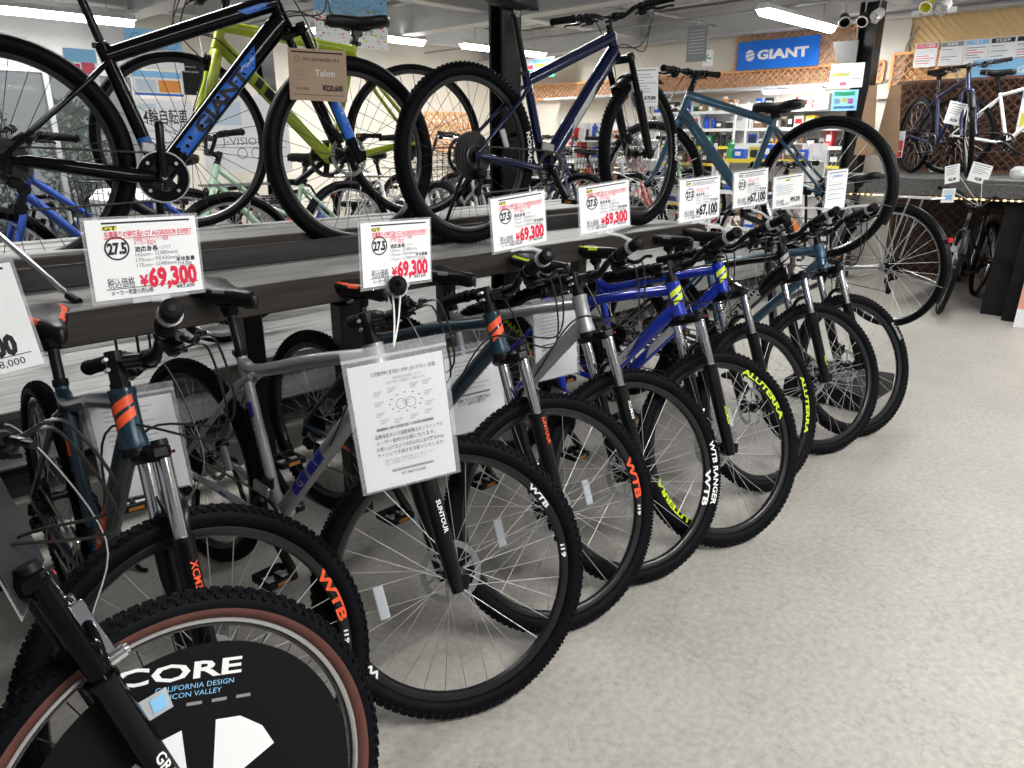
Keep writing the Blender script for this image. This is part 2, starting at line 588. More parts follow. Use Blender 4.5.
def rotor_mesh(r=.08):
    def make():
        mb = MB()
        mb.disc((0, .042, 0), r, .0018, (0, 1, 0), 'rotor', 32, r0=r - .016)
        for k in range(6):
            t = k * math.pi / 3
            mb.bar((.018 * math.cos(t), .042, .018 * math.sin(t)), ((r - .012) * math.cos(t + .5), .042, (r - .012) * math.sin(t + .5)), .008, .0018, 'rotor', up=(0, 1, 0))
        mb.disc((0, .042, 0), .022, .003, (0, 1, 0), 'rotor', 16, r0=.012)
        return mb.mesh('disc_rotor')
    return cached(('rotor', r), make)

def cassette_mesh(big, lod):
    def make():
        mb = MB(); n = 7 if lod == 0 else 4
        for i in range(n):
            f = i / (n - 1); rr = big + (.024 - big) * f; y = -.027 - .024 * f
            teeth = int(rr * 420); prof = []
            V = []; F = []; m = teeth * 4
            for k in range(m):
                t = 2 * math.pi * k / m; q = rr + (.003 if k % 4 in (1, 2) else -.001)
                for yy in (-.001, .001): V.append((q * math.cos(t), y + yy, q * math.sin(t)))
            for k in range(m):
                k2 = (k + 1) % m
                F.append((2 * k, 2 * k2, 2 * k2 + 1, 2 * k + 1))
            V += [(0, y - .001, 0), (0, y + .001, 0)]
            for k in range(m):
                k2 = (k + 1) % m
                F.append((2 * k2, 2 * k, 2 * m)); F.append((2 * k + 1, 2 * k2 + 1, 2 * m + 1))
            mb.add(V, F, 'cassette')
        return mb.mesh('cassette', 30)
    return cached(('cass', big, lod), make)

def make_wheel(c, root, M, rear):
    lod = c['lod']; r, w = c['r'], c['w']
    wh = put('rear_wheel' if rear else 'front_wheel', rim_mesh(r, w, c['rim'], c['rimtext'] if lod < 2 else None, lod), root, M)
    put('tyre', tyre_mesh(r, w, c['tread'], c['wall'], c['tyretext'], lod), wh)
    put('spokes', spoke_mesh(r, w, c['spoke'], lod, rear), wh)
    put('hub', hub_mesh(rear, lod), wh)
    if c['disc'] and lod < 2: put('disc_rotor', rotor_mesh(), wh)
    if rear and lod < 2: put('cassette', cassette_mesh(c['cog'], lod), wh)
    if c['reflector'] and (lod < 2 or not rear):
        def mk():
            mb = MB(); a = R(200 if not rear else 20); d = r * .55
            q = Vector((math.cos(a), 0, math.sin(a))); tg = Vector((-math.sin(a), 0, math.cos(a)))
            mb.bar(q * d - tg * .04 + Vector((0, -.012, 0)), q * d + tg * .04 + Vector((0, -.012, 0)), .012, .026, 'white_lens', up=q, ch=.003)
            return mb.mesh('wheel_reflector')
        put('wheel_reflector', cached(('refl', r, rear), mk), wh)
    return wh

def geo(c):
    h = R(c['ha'])
    a = Vector((-math.cos(h), 0, math.sin(h))); n = Vector((math.sin(h), 0, math.cos(h)))
    hub = Vector((c['wb'], 0, c['r'])); ax = hub - n * c['off']
    bb = Vector((c['bb'][0], 0, c['bb'][1])); sl, sa = c['seat']; sa = R(sa)
    sd = Vector((-math.cos(sa), 0, math.sin(sa)))
    g = dict(a=a, n=n, hub=hub, ax=ax, bb=bb, sd=sd, st=bb + sd * sl, hb=ax + a * c['ac'], ht=ax + a * (c['ac'] + c['hl']), rh=Vector((0, 0, c['r'])))
    g['clamp'] = g['ht'] + a * (.05 + c.get('stemup', 0)) + n * .06
    return g

def tube_map(p0, p1, rad, side=(0, -1, 0)):
    """u along the tube from p0, v round it (0 = facing side)"""
    p0, p1 = Vector(p0), Vector(p1); d = (p1 - p0).normalized()
    s = Vector(side); s = (s - d * s.dot(d)).normalized(); q = d.cross(s)
    if q.z < 0: q = -q
    def fn(u, v):
        t = v / rad
        return p0 + d * u + (s * math.cos(t) + q * math.sin(t)) * (rad + .0009)
    return fn

def frame_mesh(c, g):
    def make():
        mb = MB(); F = c['frame']; lod = c['lod']; sg = (24, 18, 8)[lod]; lo = lod == 2
        a, n, hb, ht, st, bb, rh, sd = (g[k] for k in ('a', 'n', 'hb', 'ht', 'st', 'bb', 'rh', 'sd'))
        big = c['kind'] == 'mtb'
        rht = .024 if big else .02
        mb.tube([hb, hb + a * .012, hb + a * .03, ht - a * .02, ht - a * .008, ht], [rht + .003, rht + .003, rht, rht, rht + .002, rht + .002], F, sg)
        rdt = c.get('rdt', .0235 if big else .018); rtt = c.get('rtt', .0185 if big else .0155); rst = c.get('rst', .0165 if big else .015); rcs = c.get('rcs', 1.0)
        mb.tube([bb, st], rst, F, sg)
        mb.lathe([(.0005, -.037), (.021, -.037), (.021, .037), (.0005, .037)], bb, (0, 1, 0), F, sg)
        if c['kind'] == 'city':
            d0 = hb + a * .03; d1 = bb + Vector((.02, 0, .01))
            m = (d0 + d1) / 2 + Vector((-.04, 0, -.06))
            mb.tube(bez([d0, m, d1], 8), .02, F, sg)
            e0 = ht - a * .02; e1 = bb + sd * (c['seat'][0] * .45)
            mb.tube(bez([e0, (e0 + e1) / 2 + Vector((-.02, 0, -.05)), e1], 8), .014, F, sg)
        else:
            # down tube: dips away from the head tube, then runs straight to the bottom bracket
            d0 = hb + a * .028 - n * .005; d1 = bb + (d0 - bb).normalized() * .01
            if big:
                k = d0 + (bb - d0) * .20 + n * -.0 + Vector((.012, 0, .018))
                mb.tube(bez([d0, k, d1], 8), rdt, F, sg)
                dk = k
            else:
                mb.tube([d0, d1], rdt, F, sg); dk = d0
            tj = st - sd * (.035 if c['tt_style'] == 'slope' else .02)
            t0 = ht - a * .026
            if c['gt']:
                tk = tj + Vector((.075, 0, -.004)); tj2 = st - sd * .03
                mb.tube(bez([t0, (t0 + tk) / 2 + Vector((0, 0, .006)), tk, tj2], 6), [rtt] * 19, F, sg)
            else:
                mb.tube([t0, tj], [rtt * 1.15, rtt], F, sg)
        # stays
        for s in (-1, 1):
            y = s * .066
            mb.tube([bb + Vector((-.01, s * .028, 0)), bb + Vector((-.10, s * .046, .008)), rh + Vector((.05, y, -.004)), rh + Vector((.008, y, 0))], [.012 * rcs, .0125 * rcs, .0095 * rcs, .008], F, max(8, sg // 2))
            if c['gt']:
                top = st - sd * .05 + Vector((.06, s * .019, -.005)); mid = st - sd * .075 + Vector((0, s * .026, -.01))
                mb.tube([top, mid, rh + Vector((-.0, y, .02))], [.009, .0095, .008], F, max(8, sg // 2))
            else:
                top = st - sd * .05 + Vector((0, s * .014, 0))
                mb.tube([top, (top * .8 + rh * .2) + Vector((0, s * .03, 0)), rh + Vector((0, y, .015))], [.0085, .009, .007], F, max(8, sg // 2))
            mb.box(rh + Vector((0, y, .0)), (.034, .007, .036), F)
        if c['gt']:
            mb.tube([st - sd * .085 + Vector((-.03, -.03, -.03)), st - sd * .085 + Vector((-.03, .03, -.03))], .007, F, 8)
        # graphics
        if lo: return mb.mesh('frame')
        L = c['logo']
        dec = c['decals']
        if big:
            ds = (d1 - dk).length
            fn = tube_map(d1, dk, rdt)          # u runs up the tube: reads from the crank upwards
            if dec == 'gt':
                for (u0, u1) in ((.14, .235), (.25, .345)):
                    mb.patch([(ds * 0 + u0, -.017), (u1, -.017), (u1 + .012, .017), (u0 + .012, .017)], fn, L)
                mb.text_map('G', .026, lambda u, v: tube_map(d1, dk, rdt + .0008)(u + .195, v), 'silver_paint' if F == 'silver_paint' else 'white', bold=.03)
                mb.text_map('T', .026, lambda u, v: tube_map(d1, dk, rdt + .0008)(u + .305, v), 'silver_paint' if F == 'silver_paint' else 'white', bold=.03)
                # seat tube size block
                f2 = tube_map(bb, st, rst)
                mb.patch([(.30, -.012), (.345, -.012), (.35, .012), (.305, .012)], f2, L)
                mb.text_map('L', .014, lambda u, v: f2(u + .27, v), 'white', bold=.02)
                f3 = tube_map(bb + Vector((-.10, -.046, .008)), rh + Vector((.05, -.066, -.004)), .0105)
                mb.patch([(.03, -.007), (.12, -.007), (.125, .007), (.035, .007)], f3, L)
            elif dec == 'band':
                mb.patch([(.24, -.03), (.52, -.03), (.55, .03), (.26, .03)], fn, 'grey_panel')
                mb.text_map('GT', .03, lambda u, v: tube_map(d1, dk, rdt + .0008)(u + .39, v), 'ink', bold=.04, sx=1.6)
            elif dec == 'giant':
                mb.patch([(.10, -.024), (.50, -.024), (.56, .024), (.10, .024)], fn, 'giant_blue')
                mb.text_map('GIANT', .042, lambda u, v: tube_map(d1, dk, rdt + .0008)(u + .33, v), 'ink', bold=.04, sx=1.5)
                f2 = tube_map(bb, st, rst)
                mb.patch([(.09, -.025), (.135, -.025), (.135, .025), (.09, .025)], f2, 'giant_blue')
                f4 = tube_map(t0, tj, rtt * 1.1)
                mb.patch([(.0, -.012), (.12, -.012), (.15, .008), (.0, .008)], f4, 'giant_blue')
            elif dec == 'grey_flash':
                mb.patch([(.20, -.014), (.40, -.016), (.50, .016), (.26, .016)], fn, 'grey_panel')
                f3 = tube_map(bb + Vector((-.10, -.046, .008)), rh + Vector((.05, -.066, -.004)), .0105)
                mb.text_map('FATHOM', .012, lambda u, v: f3(.10 - u, -v), 'white', bold=.02)
            if c['gt'] and F != 'silver_paint':
                # badge of two slanted bars on the head tube
                hm = tube_map(hb, ht, rht, side=(.82, -.57, 0))
                hl = c['hl']
                f5 = lambda u, v: hm(u, v)
                for (z0, w0) in ((.036, .7), (.062, 1.0)):
                    mb.patch([(z0, -.026 * w0), (z0 + .02, -.026 * w0), (z0 + .046, .026), (z0 + .026, .026)][::1], f5, L)
        elif dec == 'road':
            fn = tube_map(d1, dk, rdt)
            for (u0, u1) in ((.28, .31), (.325, .40), (.42, .45)):
                mb.patch([(u0, -.02), (u1, -.02), (u1 + .008, .02), (u0 + .008, .02)], fn, 'ink')
            fm = tube_map(d1, dk, rdt, side=(0, 1, 0))
            for (u0, u1) in ((.24, .27), (.285, .36), (.38, .41)):
                mb.patch([(u0, -.02), (u1, -.02), (u1 + .008, .02), (u0 + .008, .02)], fm, 'ink')
        return mb.mesh('frame')
    key = ('frame',) + tuple(repr(c[k]) for k in ('frame', 'logo', 'decals', 'kind', 'wb', 'ha', 'off', 'ac', 'hl', 'bb', 'seat', 'gt', 'lod', 'r', 'tt_style')) + (c.get('rdt'), c.get('rtt'), c.get('rst'), c.get('rcs'))
    return cached(key, make)

def fork_parts(c, g, root, Sx):
    a, n, hub, ax = g['a'], g['n'], g['hub'], g['ax']; lod = c['lod']; sg = (18, 14, 8)[lod]
    Y = .066 if c['kind'] == 'mtb' else .052
    key = ('fork',) + tuple(repr(c[k]) for k in ('kind', 'fork', 'forktext', 'lod', 'ac', 'r', 'wb', 'ha', 'off', 'frame', 'stanchion'))
    if c['kind'] == 'mtb':
        fo = n * .028
        low = c['r'] * .86
        def mk():
            mb = MB(); Fm = c['fork']
            cr = ax + a * (c['ac'] - .018)
            mb.bar(cr + fo * .8 + Vector((0, -Y - .02, 0)), cr + fo * .8 + Vector((0, Y + .02, 0)), .042, .034, Fm, up=a, ch=.009)
            mb.tube([cr, cr + a * .02], .026, Fm, sg)
            for s in (-1, 1):
                p = lambda h: ax + fo + a * h + Vector((0, s * Y, 0))
                mb.tube([p(-.02), p(.02), p(.1), p(low - .015), p(low - .012), p(low)], [.015, .019, .0215, .0225, .0245, .0245], Fm, sg)
                mb.box(hub + Vector((0, s * Y, .0)), (.03, .02, .034), Fm)
                mb.tube([cr + fo + Vector((0, s * Y, 0)) + a * .012, cr + fo + Vector((0, s * Y, 0)) + a * .024], [.017, .015], 'black_plastic', sg)
            q = lambda h, y, f: ax + a * h + n * f + Vector((0, y, 0))
            mb.tube(bez([q(low - .02, -Y, .035), q(c['r'] + .005, -Y * .75, .05), q(c['r'] + .026, 0, .055), q(c['r'] + .005, Y * .75, .05), q(low - .02, Y, .035)], 6), .009, Fm, 10)
            if c['forktext']:
                for (s_, size, h, mt) in c['forktext']:
                    fn = tube_map(ax + fo + a * .35 + Vector((0, -Y, 0)), ax + fo + Vector((0, -Y, 0)), .0222, side=(.35, -.93, 0))
                    mb.text_map(s_, size, lambda u, v: fn(u + .35 - h, v), mt, bold=.02)
            if c.get('forkband'):
                fn = tube_map(ax + fo + a * .05 + Vector((0, -Y, 0)), ax + fo + a * .35 + Vector((0, -Y, 0)), .0222, side=(.2, -.98, 0))
                mb.patch([(.03, -.03), (.17, -.03), (.20, .03), (.03, .03)], fn, c['forkband'])
            # cap label on the drive-side leg
            cp = cr + fo + Vector((0, -Y, 0))
            mb.bar(cp + n * .0225 + a * -.004 + Vector((0, -.012, 0)), cp + n * .0225 + a * -.004 + Vector((0, .012, 0)), .0012, .006, 'ink_pink' if c['forktext'] else 'white', up=a, ch=.0001)
            return mb.mesh('fork')
        fk = put('fork', cached(key, mk), root, Sx)
        def ms():
            mb = MB()
            mb.tube([ax + fo + a * (low - .03), ax + fo + a * (c['ac'] - .02)], .0155, c['stanchion'], sg)
            return mb.mesh('stanchion')
        sm = cached(('stan',) + key, ms)
        for s in (-1, 1): put('stanchion', sm, fk, T3((0, s * Y, 0)))
        if c['disc'] and lod < 2:
            def mc():
                mb = MB()
                p = hub + Vector((-.045, .05, .075))
                M = Matrix.Rotation(R(-25), 3, 'Y')
                mb.box(p, (.03, .032, .06), 'black_plastic', M, .006)
                mb.tube([p + Vector((.01, -.018, .0)), p + Vector((.01, .02, 0))], .014, 'black_metal', 12)
                mb.tube([p + Vector((.0, .012, .03)), p + Vector((.012, .016, .06))], .004, 'steel', 8)
                mb.bar(p + Vector((.03, .01, -.02)), p + Vector((.045, .014, .03)), .012, .012, 'black_metal')
                return mb.mesh('brake_caliper')
            put('brake_caliper', cached(('cal', c['r'], c['wb']), mc), fk)
        if not c['disc']:
            def mv():
                mb = MB()
                for s in (-1, 1):
                    b0 = ax + n * .055 + a * (c['r'] - .045) + Vector((0, s * .04, 0)); b1 = b0 + a * .10 + Vector((0, s * -.012, 0))
                    mb.bar(b0, b1, .022, .013, 'chrome', up=(0, 1, 0)); mb.tube([b0 - n * .02, b0 + n * .02], .012, 'chrome', 12); mb.tube([b0 + n * .02, b0 + n * .026], .008, 'steel', 10)
                    mb.bar(b0 + a * .018 + Vector((0, -s * .018, 0)) - n * .03, b0 + a * .018 + Vector((0, -s * .018, 0)) + n * .03, .01, .012, 'rubber_smooth')
                    mb.tube([b0 + a * .018, b0 + a * .018 + Vector((0, -s * .02, 0))], .005, 'steel', 8)
                q = ax + n * .055 + a * (c['r'] + .055)
                mb.tube(bez([q + Vector((0, -.03, 0)), q + a * .004 + Vector((0, 0, 0)), q + Vector((0, .028, 0)), q + a * .03 + Vector((0, .06, 0)), q + a * .08 + Vector((0, .065, 0))], 5), .003, 'chrome', 8)
                return mb.mesh('rim_brake')
            put('rim_brake', cached(('vbrk',) + key, mv), fk)
        return fk
    def mk():
        mb = MB(); Fm = c['fork']
        cr = ax + a * (c['ac'] - .015)
        mb.tube([cr - a * .02, cr + a * .018], .02, Fm, sg)
        for s in (-1, 1):
            mb.tube(bez([cr + Vector((0, 0, 0)), cr - a * .025 + Vector((0, s * .034, 0)), ax + a * (c['ac'] * .45) + Vector((0, s * .047, 0)), ax + a * .07 + n * .012 + Vector((0, s * Y, 0)), hub + Vector((0, s * Y, 0))], 5),
                    [.018 * c.get('fk', .85)] * 10 + [.016 * c.get('fk', .85)] * 5 + [.0105] * 6, Fm, sg)
        return mb.mesh('fork')
    fk = put('fork', cached(key, mk), root, Sx)
    if lod < 2:
        def mr():
            mb = MB()
            for s in (-1, 1):
                b0 = cr_ = ax + a * (c['ac'] - .03) + n * .03
                mb.tube(bez([b0, b0 + Vector((0, s * .03, -.012)), b0 + Vector((0, s * .028, -.05))], 4), .007, 'black_metal', 8)
                mb.box(b0 + Vector((0, s * .02, -.055)), (.04, .01, .012), 'rubber_smooth')
            return mb.mesh('rim_brake')
        put('rim_brake', cached(('rbrk',) + key, mr), fk)
    return fk

def bar_parts(c, g, root, Sx):
    a, n, ht, cl = g['a'], g['n'], g['ht'], g['clamp']; lod = c['lod']; sg = (14, 10, 8)[lod]
    kind = c['bar']
    key = ('bar', kind, lod, c['ac'], c['hl'], c['ha'], c['wb'], c['r'], c['off'], c['grip'], c.get('stemup', 0))
    H = {'riser': .34, 'flat': .30, 'city': .28, 'drop': .21}[kind]
    def mst():
        mb = MB()
        mb.tube([ht, ht + a * .012], .019, 'black_metal', sg)
        mb.tube([ht + a * .012, ht + a * (.075 + c.get('stemup', 0))], .0165, 'black_metal', sg)
        mb.tube([ht + a * (.052 + c.get('stemup', 0)), cl], [.015, .0145], 'black_metal', sg)
        mb.bar(cl + Vector((0, -.02, 0)), cl + Vector((0, .02, 0)), .038, .036, 'black_metal', up=n, ch=.009)
        for s in (-1, 1):
            for q in (-.012, .012): mb.tube([cl + n * .018 + a * q + Vector((0, s * .013, 0)), cl + n * .022 + a * q + Vector((0, s * .013, 0))], .003, 'steel', 6)
            mb.tube([ht + a * (.05 + s * .01) - n * .017 + Vector((0, -.012, 0)), ht + a * (.05 + s * .01) - n * .017 + Vector((0, .012, 0))], .004, 'steel', 8)
        return mb.mesh('stem')
    put('stem', cached(('stem',) + key, mst), root, Sx)
    rise = {'riser': .022, 'flat': 0, 'city': .09, 'drop': 0}[kind]; back = {'riser': .05, 'flat': .03, 'city': .12, 'drop': 0}[kind]
    up = Vector((0, 0, 1))
    def pt(y, f=1.0):
        s = abs(y) / H; k = min(1, max(0, (abs(y) - .05) / .07)); k = k * k * (3 - 2 * k)
        return cl + Vector((0, y, 0)) + up * rise * k + Vector((-1, 0, 0)) * back * max(0, (s - .2) / .8)
    tip = lambda s: pt(s * H)
    def mbar():
        mb = MB()
        if kind == 'drop':
            for s in (-1, 1):
                mb.tube(bez([cl, cl + Vector((0, s * .2, 0)), cl + Vector((.05, s * .21, 0)), cl + Vector((.085, s * .21, -.03)), cl + Vector((.08, s * .215, -.09)), cl + Vector((.03, s * .22, -.125)), cl + Vector((-.04, s * .22, -.13))], 6), .014, 'black_plastic', sg)
        else:
            ys = [-H, -.3 * H / .34, -.2, -.14, -.12, -.1, -.08, -.06, -.045, .045, .06, .08, .1, .12, .14, .2, .3 * H / .34, H]
            mb.tube([pt(y) for y in ys], [.011 if abs(y) > .05 else .0155 for y in ys], 'black_metal', sg)
        return mb.mesh('handlebar')
    hb = put('handlebar', cached(key, mbar), root, Sx)
    def dirs(s):
        d = (pt(s * H) - pt(s * (H - .1))).normalized(); return d
    for s in (-1, 1):
        if kind == 'drop':
            def ml():
                mb = MB(); p = cl + Vector((.085, s * .21, -.0))
                mb.tube(bez([p + Vector((-.03, 0, .0)), p + Vector((.02, 0, .03)), p + Vector((.05, 0, .06))], 4), .017, 'black_plastic', 10)
                mb.tube(bez([p + Vector((.03, 0, .02)), p + Vector((.045, 0, -.04)), p + Vector((.02, 0, -.11))], 4), .006, 'black_metal', 8)
                return mb.mesh('brake_lever')
            put('brake_lever', cached(('lev', s) + key, ml), hb); continue
        def mg():
            mb = MB(); e = pt(s * H); d = dirs(s); i = e - d * .128
            mb.tube([i, i + d * .004, i + d * .012, i + d * .014, e - d * .012, e - d * .008, e - d * .004, e + d * .003, e + d * .006],
                    [.019, .019, .019, .0158, .016, .0185, .0185, .0165, .011], c['grip'], 16)
            mb.tube([e + d * .0055, e + d * .0068], .006, 'black_gloss', 12)
            if lod == 0:
                for k in range(7):
                    q = i + d * (.026 + k * .013)
                    mb.tube([q, q + d * .006], .0168, c['grip'], 16)
            return mb.mesh('grip')
        put('grip', cached(('grip', s) + key, mg), hb)
        if lod < 2 or kind == 'city':
            def ml():
                mb = MB(); e = pt(s * H); d = dirs(s); b = e - d * .155
                mb.tube([b - d * .009, b + d * .009], .0175, 'black_metal', 12)
                f = Vector((1, 0, -.35)).normalized()
                mb.tube([b, b + f * .03], [.012, .009], 'black_plastic', 8)
                mb.tube([b + f * .028 - d * .018, b + f * .03 + d * .014], [.011, .009], 'black_plastic', 10)
                if lod < 2:
                    mb.tube(bez([b + f * .032 + d * .01, b + f * .055 + d * .04, b + f * .052 + d * .10, b + f * .062 + d * .125], 5), [.006] * 8 + [.0048] * 8, 'black_metal', 8, flat=None)
                else:
                    mb.tube([b + f * .032, b + f * .05 + d * .05, b + f * .055 + d * .11], .005, 'wire', 6)
                return mb.mesh('brake_lever')
            put('brake_lever', cached(('lev', s) + key, ml), hb)
        if lod < 2 and kind in ('riser', 'flat'):
            def msf():
                mb = MB(); e = pt(s * H); d = dirs(s); b = e - d * .19
                f = Vector((.75, 0, -.66)).normalized()
                mb.tube([b - d * .006, b + d * .006], .016, 'black_plastic', 12)
                mb.box(b + f * .028 - d * .004, (.036, .042, .03), 'black_plastic', Matrix.Rotation(R(35), 3, 'Y'), .008)
                mb.tube([b + f * .03 - d * .02, b + f * .034 - d * .05], .0045, 'black_plastic', 8)
                mb.bar(b + f * .042 + d * .012, b + f * .05 + d * .05, .014, .006, 'black_metal')
                mb.disc(b + f * .022 + Vector((.0, 0, .022)), .012, .006, (0, 0, 1), 'black_gloss', 12)
                return mb.mesh('shifter')
            put('shifter', cached(('shift', s) + key, msf), hb)
    return hb, pt, H

def saddle_parts(c, g, root):
    sd, st = g['sd'], g['st']; lod = c['lod']; sg = (16, 12, 8)[lod]
    top = st + sd * c['post']
    pm_ = c['seatpost']
    key = (c['kind'], c['seat'], c['bb'], c['post'], lod)
    def mp():
        mb = MB()
        mb.tube([st - sd * .02, top - sd * .03], .0137, pm_, sg)
        mb.tube([st - sd * .012, st - sd * .01, st + sd * .006, st + sd * .008], [.0175, .019, .019, .0165], 'black_metal', sg)
        mb.box(st + Vector((-.02, 0, -.004)), (.016, .022, .016), 'black_metal')
        mb.box(top - sd * .02, (.05, .034, .03), 'black_metal', None, .006)
        mb.tube([top - sd * .03 + Vector((0, -.018, 0)), top - sd * .03 + Vector((0, .018, 0))], .012, 'black_metal', 12)
        return mb.mesh('seatpost')
    put('seatpost', cached(('post', pm_) + key, mp), root)
    wide = 1.25 if c['kind'] == 'city' else 1.0
    def ms():
        mb = MB(); z0 = .042
        stn = [(-.138, .03, .004), (-.13, .052, .010), (-.11, .066, .012), (-.08, .07, .008), (-.045, .06, .002), (-.01, .043, -.001), (.03, .029, 0), (.075, .022, .002), (.115, .019, .001), (.135, .013, -.004), (.142, .006, -.010)]
        V = []; n = 14
        for (x, hw, z) in stn:
            hw *= wide
            for k in range(n):
                t = 2 * math.pi * k / n
                cy, sy = math.cos(t), math.sin(t)
                yy = hw * (abs(cy) ** .8) * (1 if cy >= 0 else -1)
                zz = (.016 * abs(sy) ** .7 if sy >= 0 else -(.036 if abs(x) < .12 else .022) * abs(sy) ** .6)
                V.append(top + Vector((x * (1.0 if wide == 1 else .92), yy, z0 + z + zz - .012)))
        main = []; stripe = []; m = len(stn)
        for i in range(m - 1):
            for k in range(n):
                k2 = (k + 1) % n; f = (i * n + k, i * n + k2, (i + 1) * n + k2, (i + 1) * n + k)
                up_ = 0 <= k < n // 2
                hit = c['stripe'] and ((up_ and k in (1, 5) and 2 <= i <= 5) or (i == 5 and up_ and k in (0, 1, 5, 6)))
                (stripe if hit else main).append(f)
        main.append(tuple(range(n - 1, -1, -1))); main.append(tuple((m - 1) * n + k for k in range(n)))
        mb.add(V, main, c['saddle'])
        if stripe:
            k = mb.m(c['stripe'])
            for f in stripe: mb.f.append(f); mb.mi.append(k)
        return mb.mesh('saddle', 60)
    sa = put('saddle', cached(('saddle', c['saddle'], c['stripe']) + key, ms), root)
    if lod < 2:
        def mr():
            mb = MB()
            for s in (-1, 1):
                mb.tube(bez([top + Vector((-.09, s * .03, .022)), top + Vector((-.06, s * .024, .0)), top + Vector((0, s * .021, -.008)), top + Vector((.05, s * .021, -.004)), top + Vector((.10, s * .008, .02))], 4), .0035, 'black_metal', 8)
            return mb.mesh('saddle_rails')
        put('saddle_rails', cached(('rails',) + key, mr), sa)

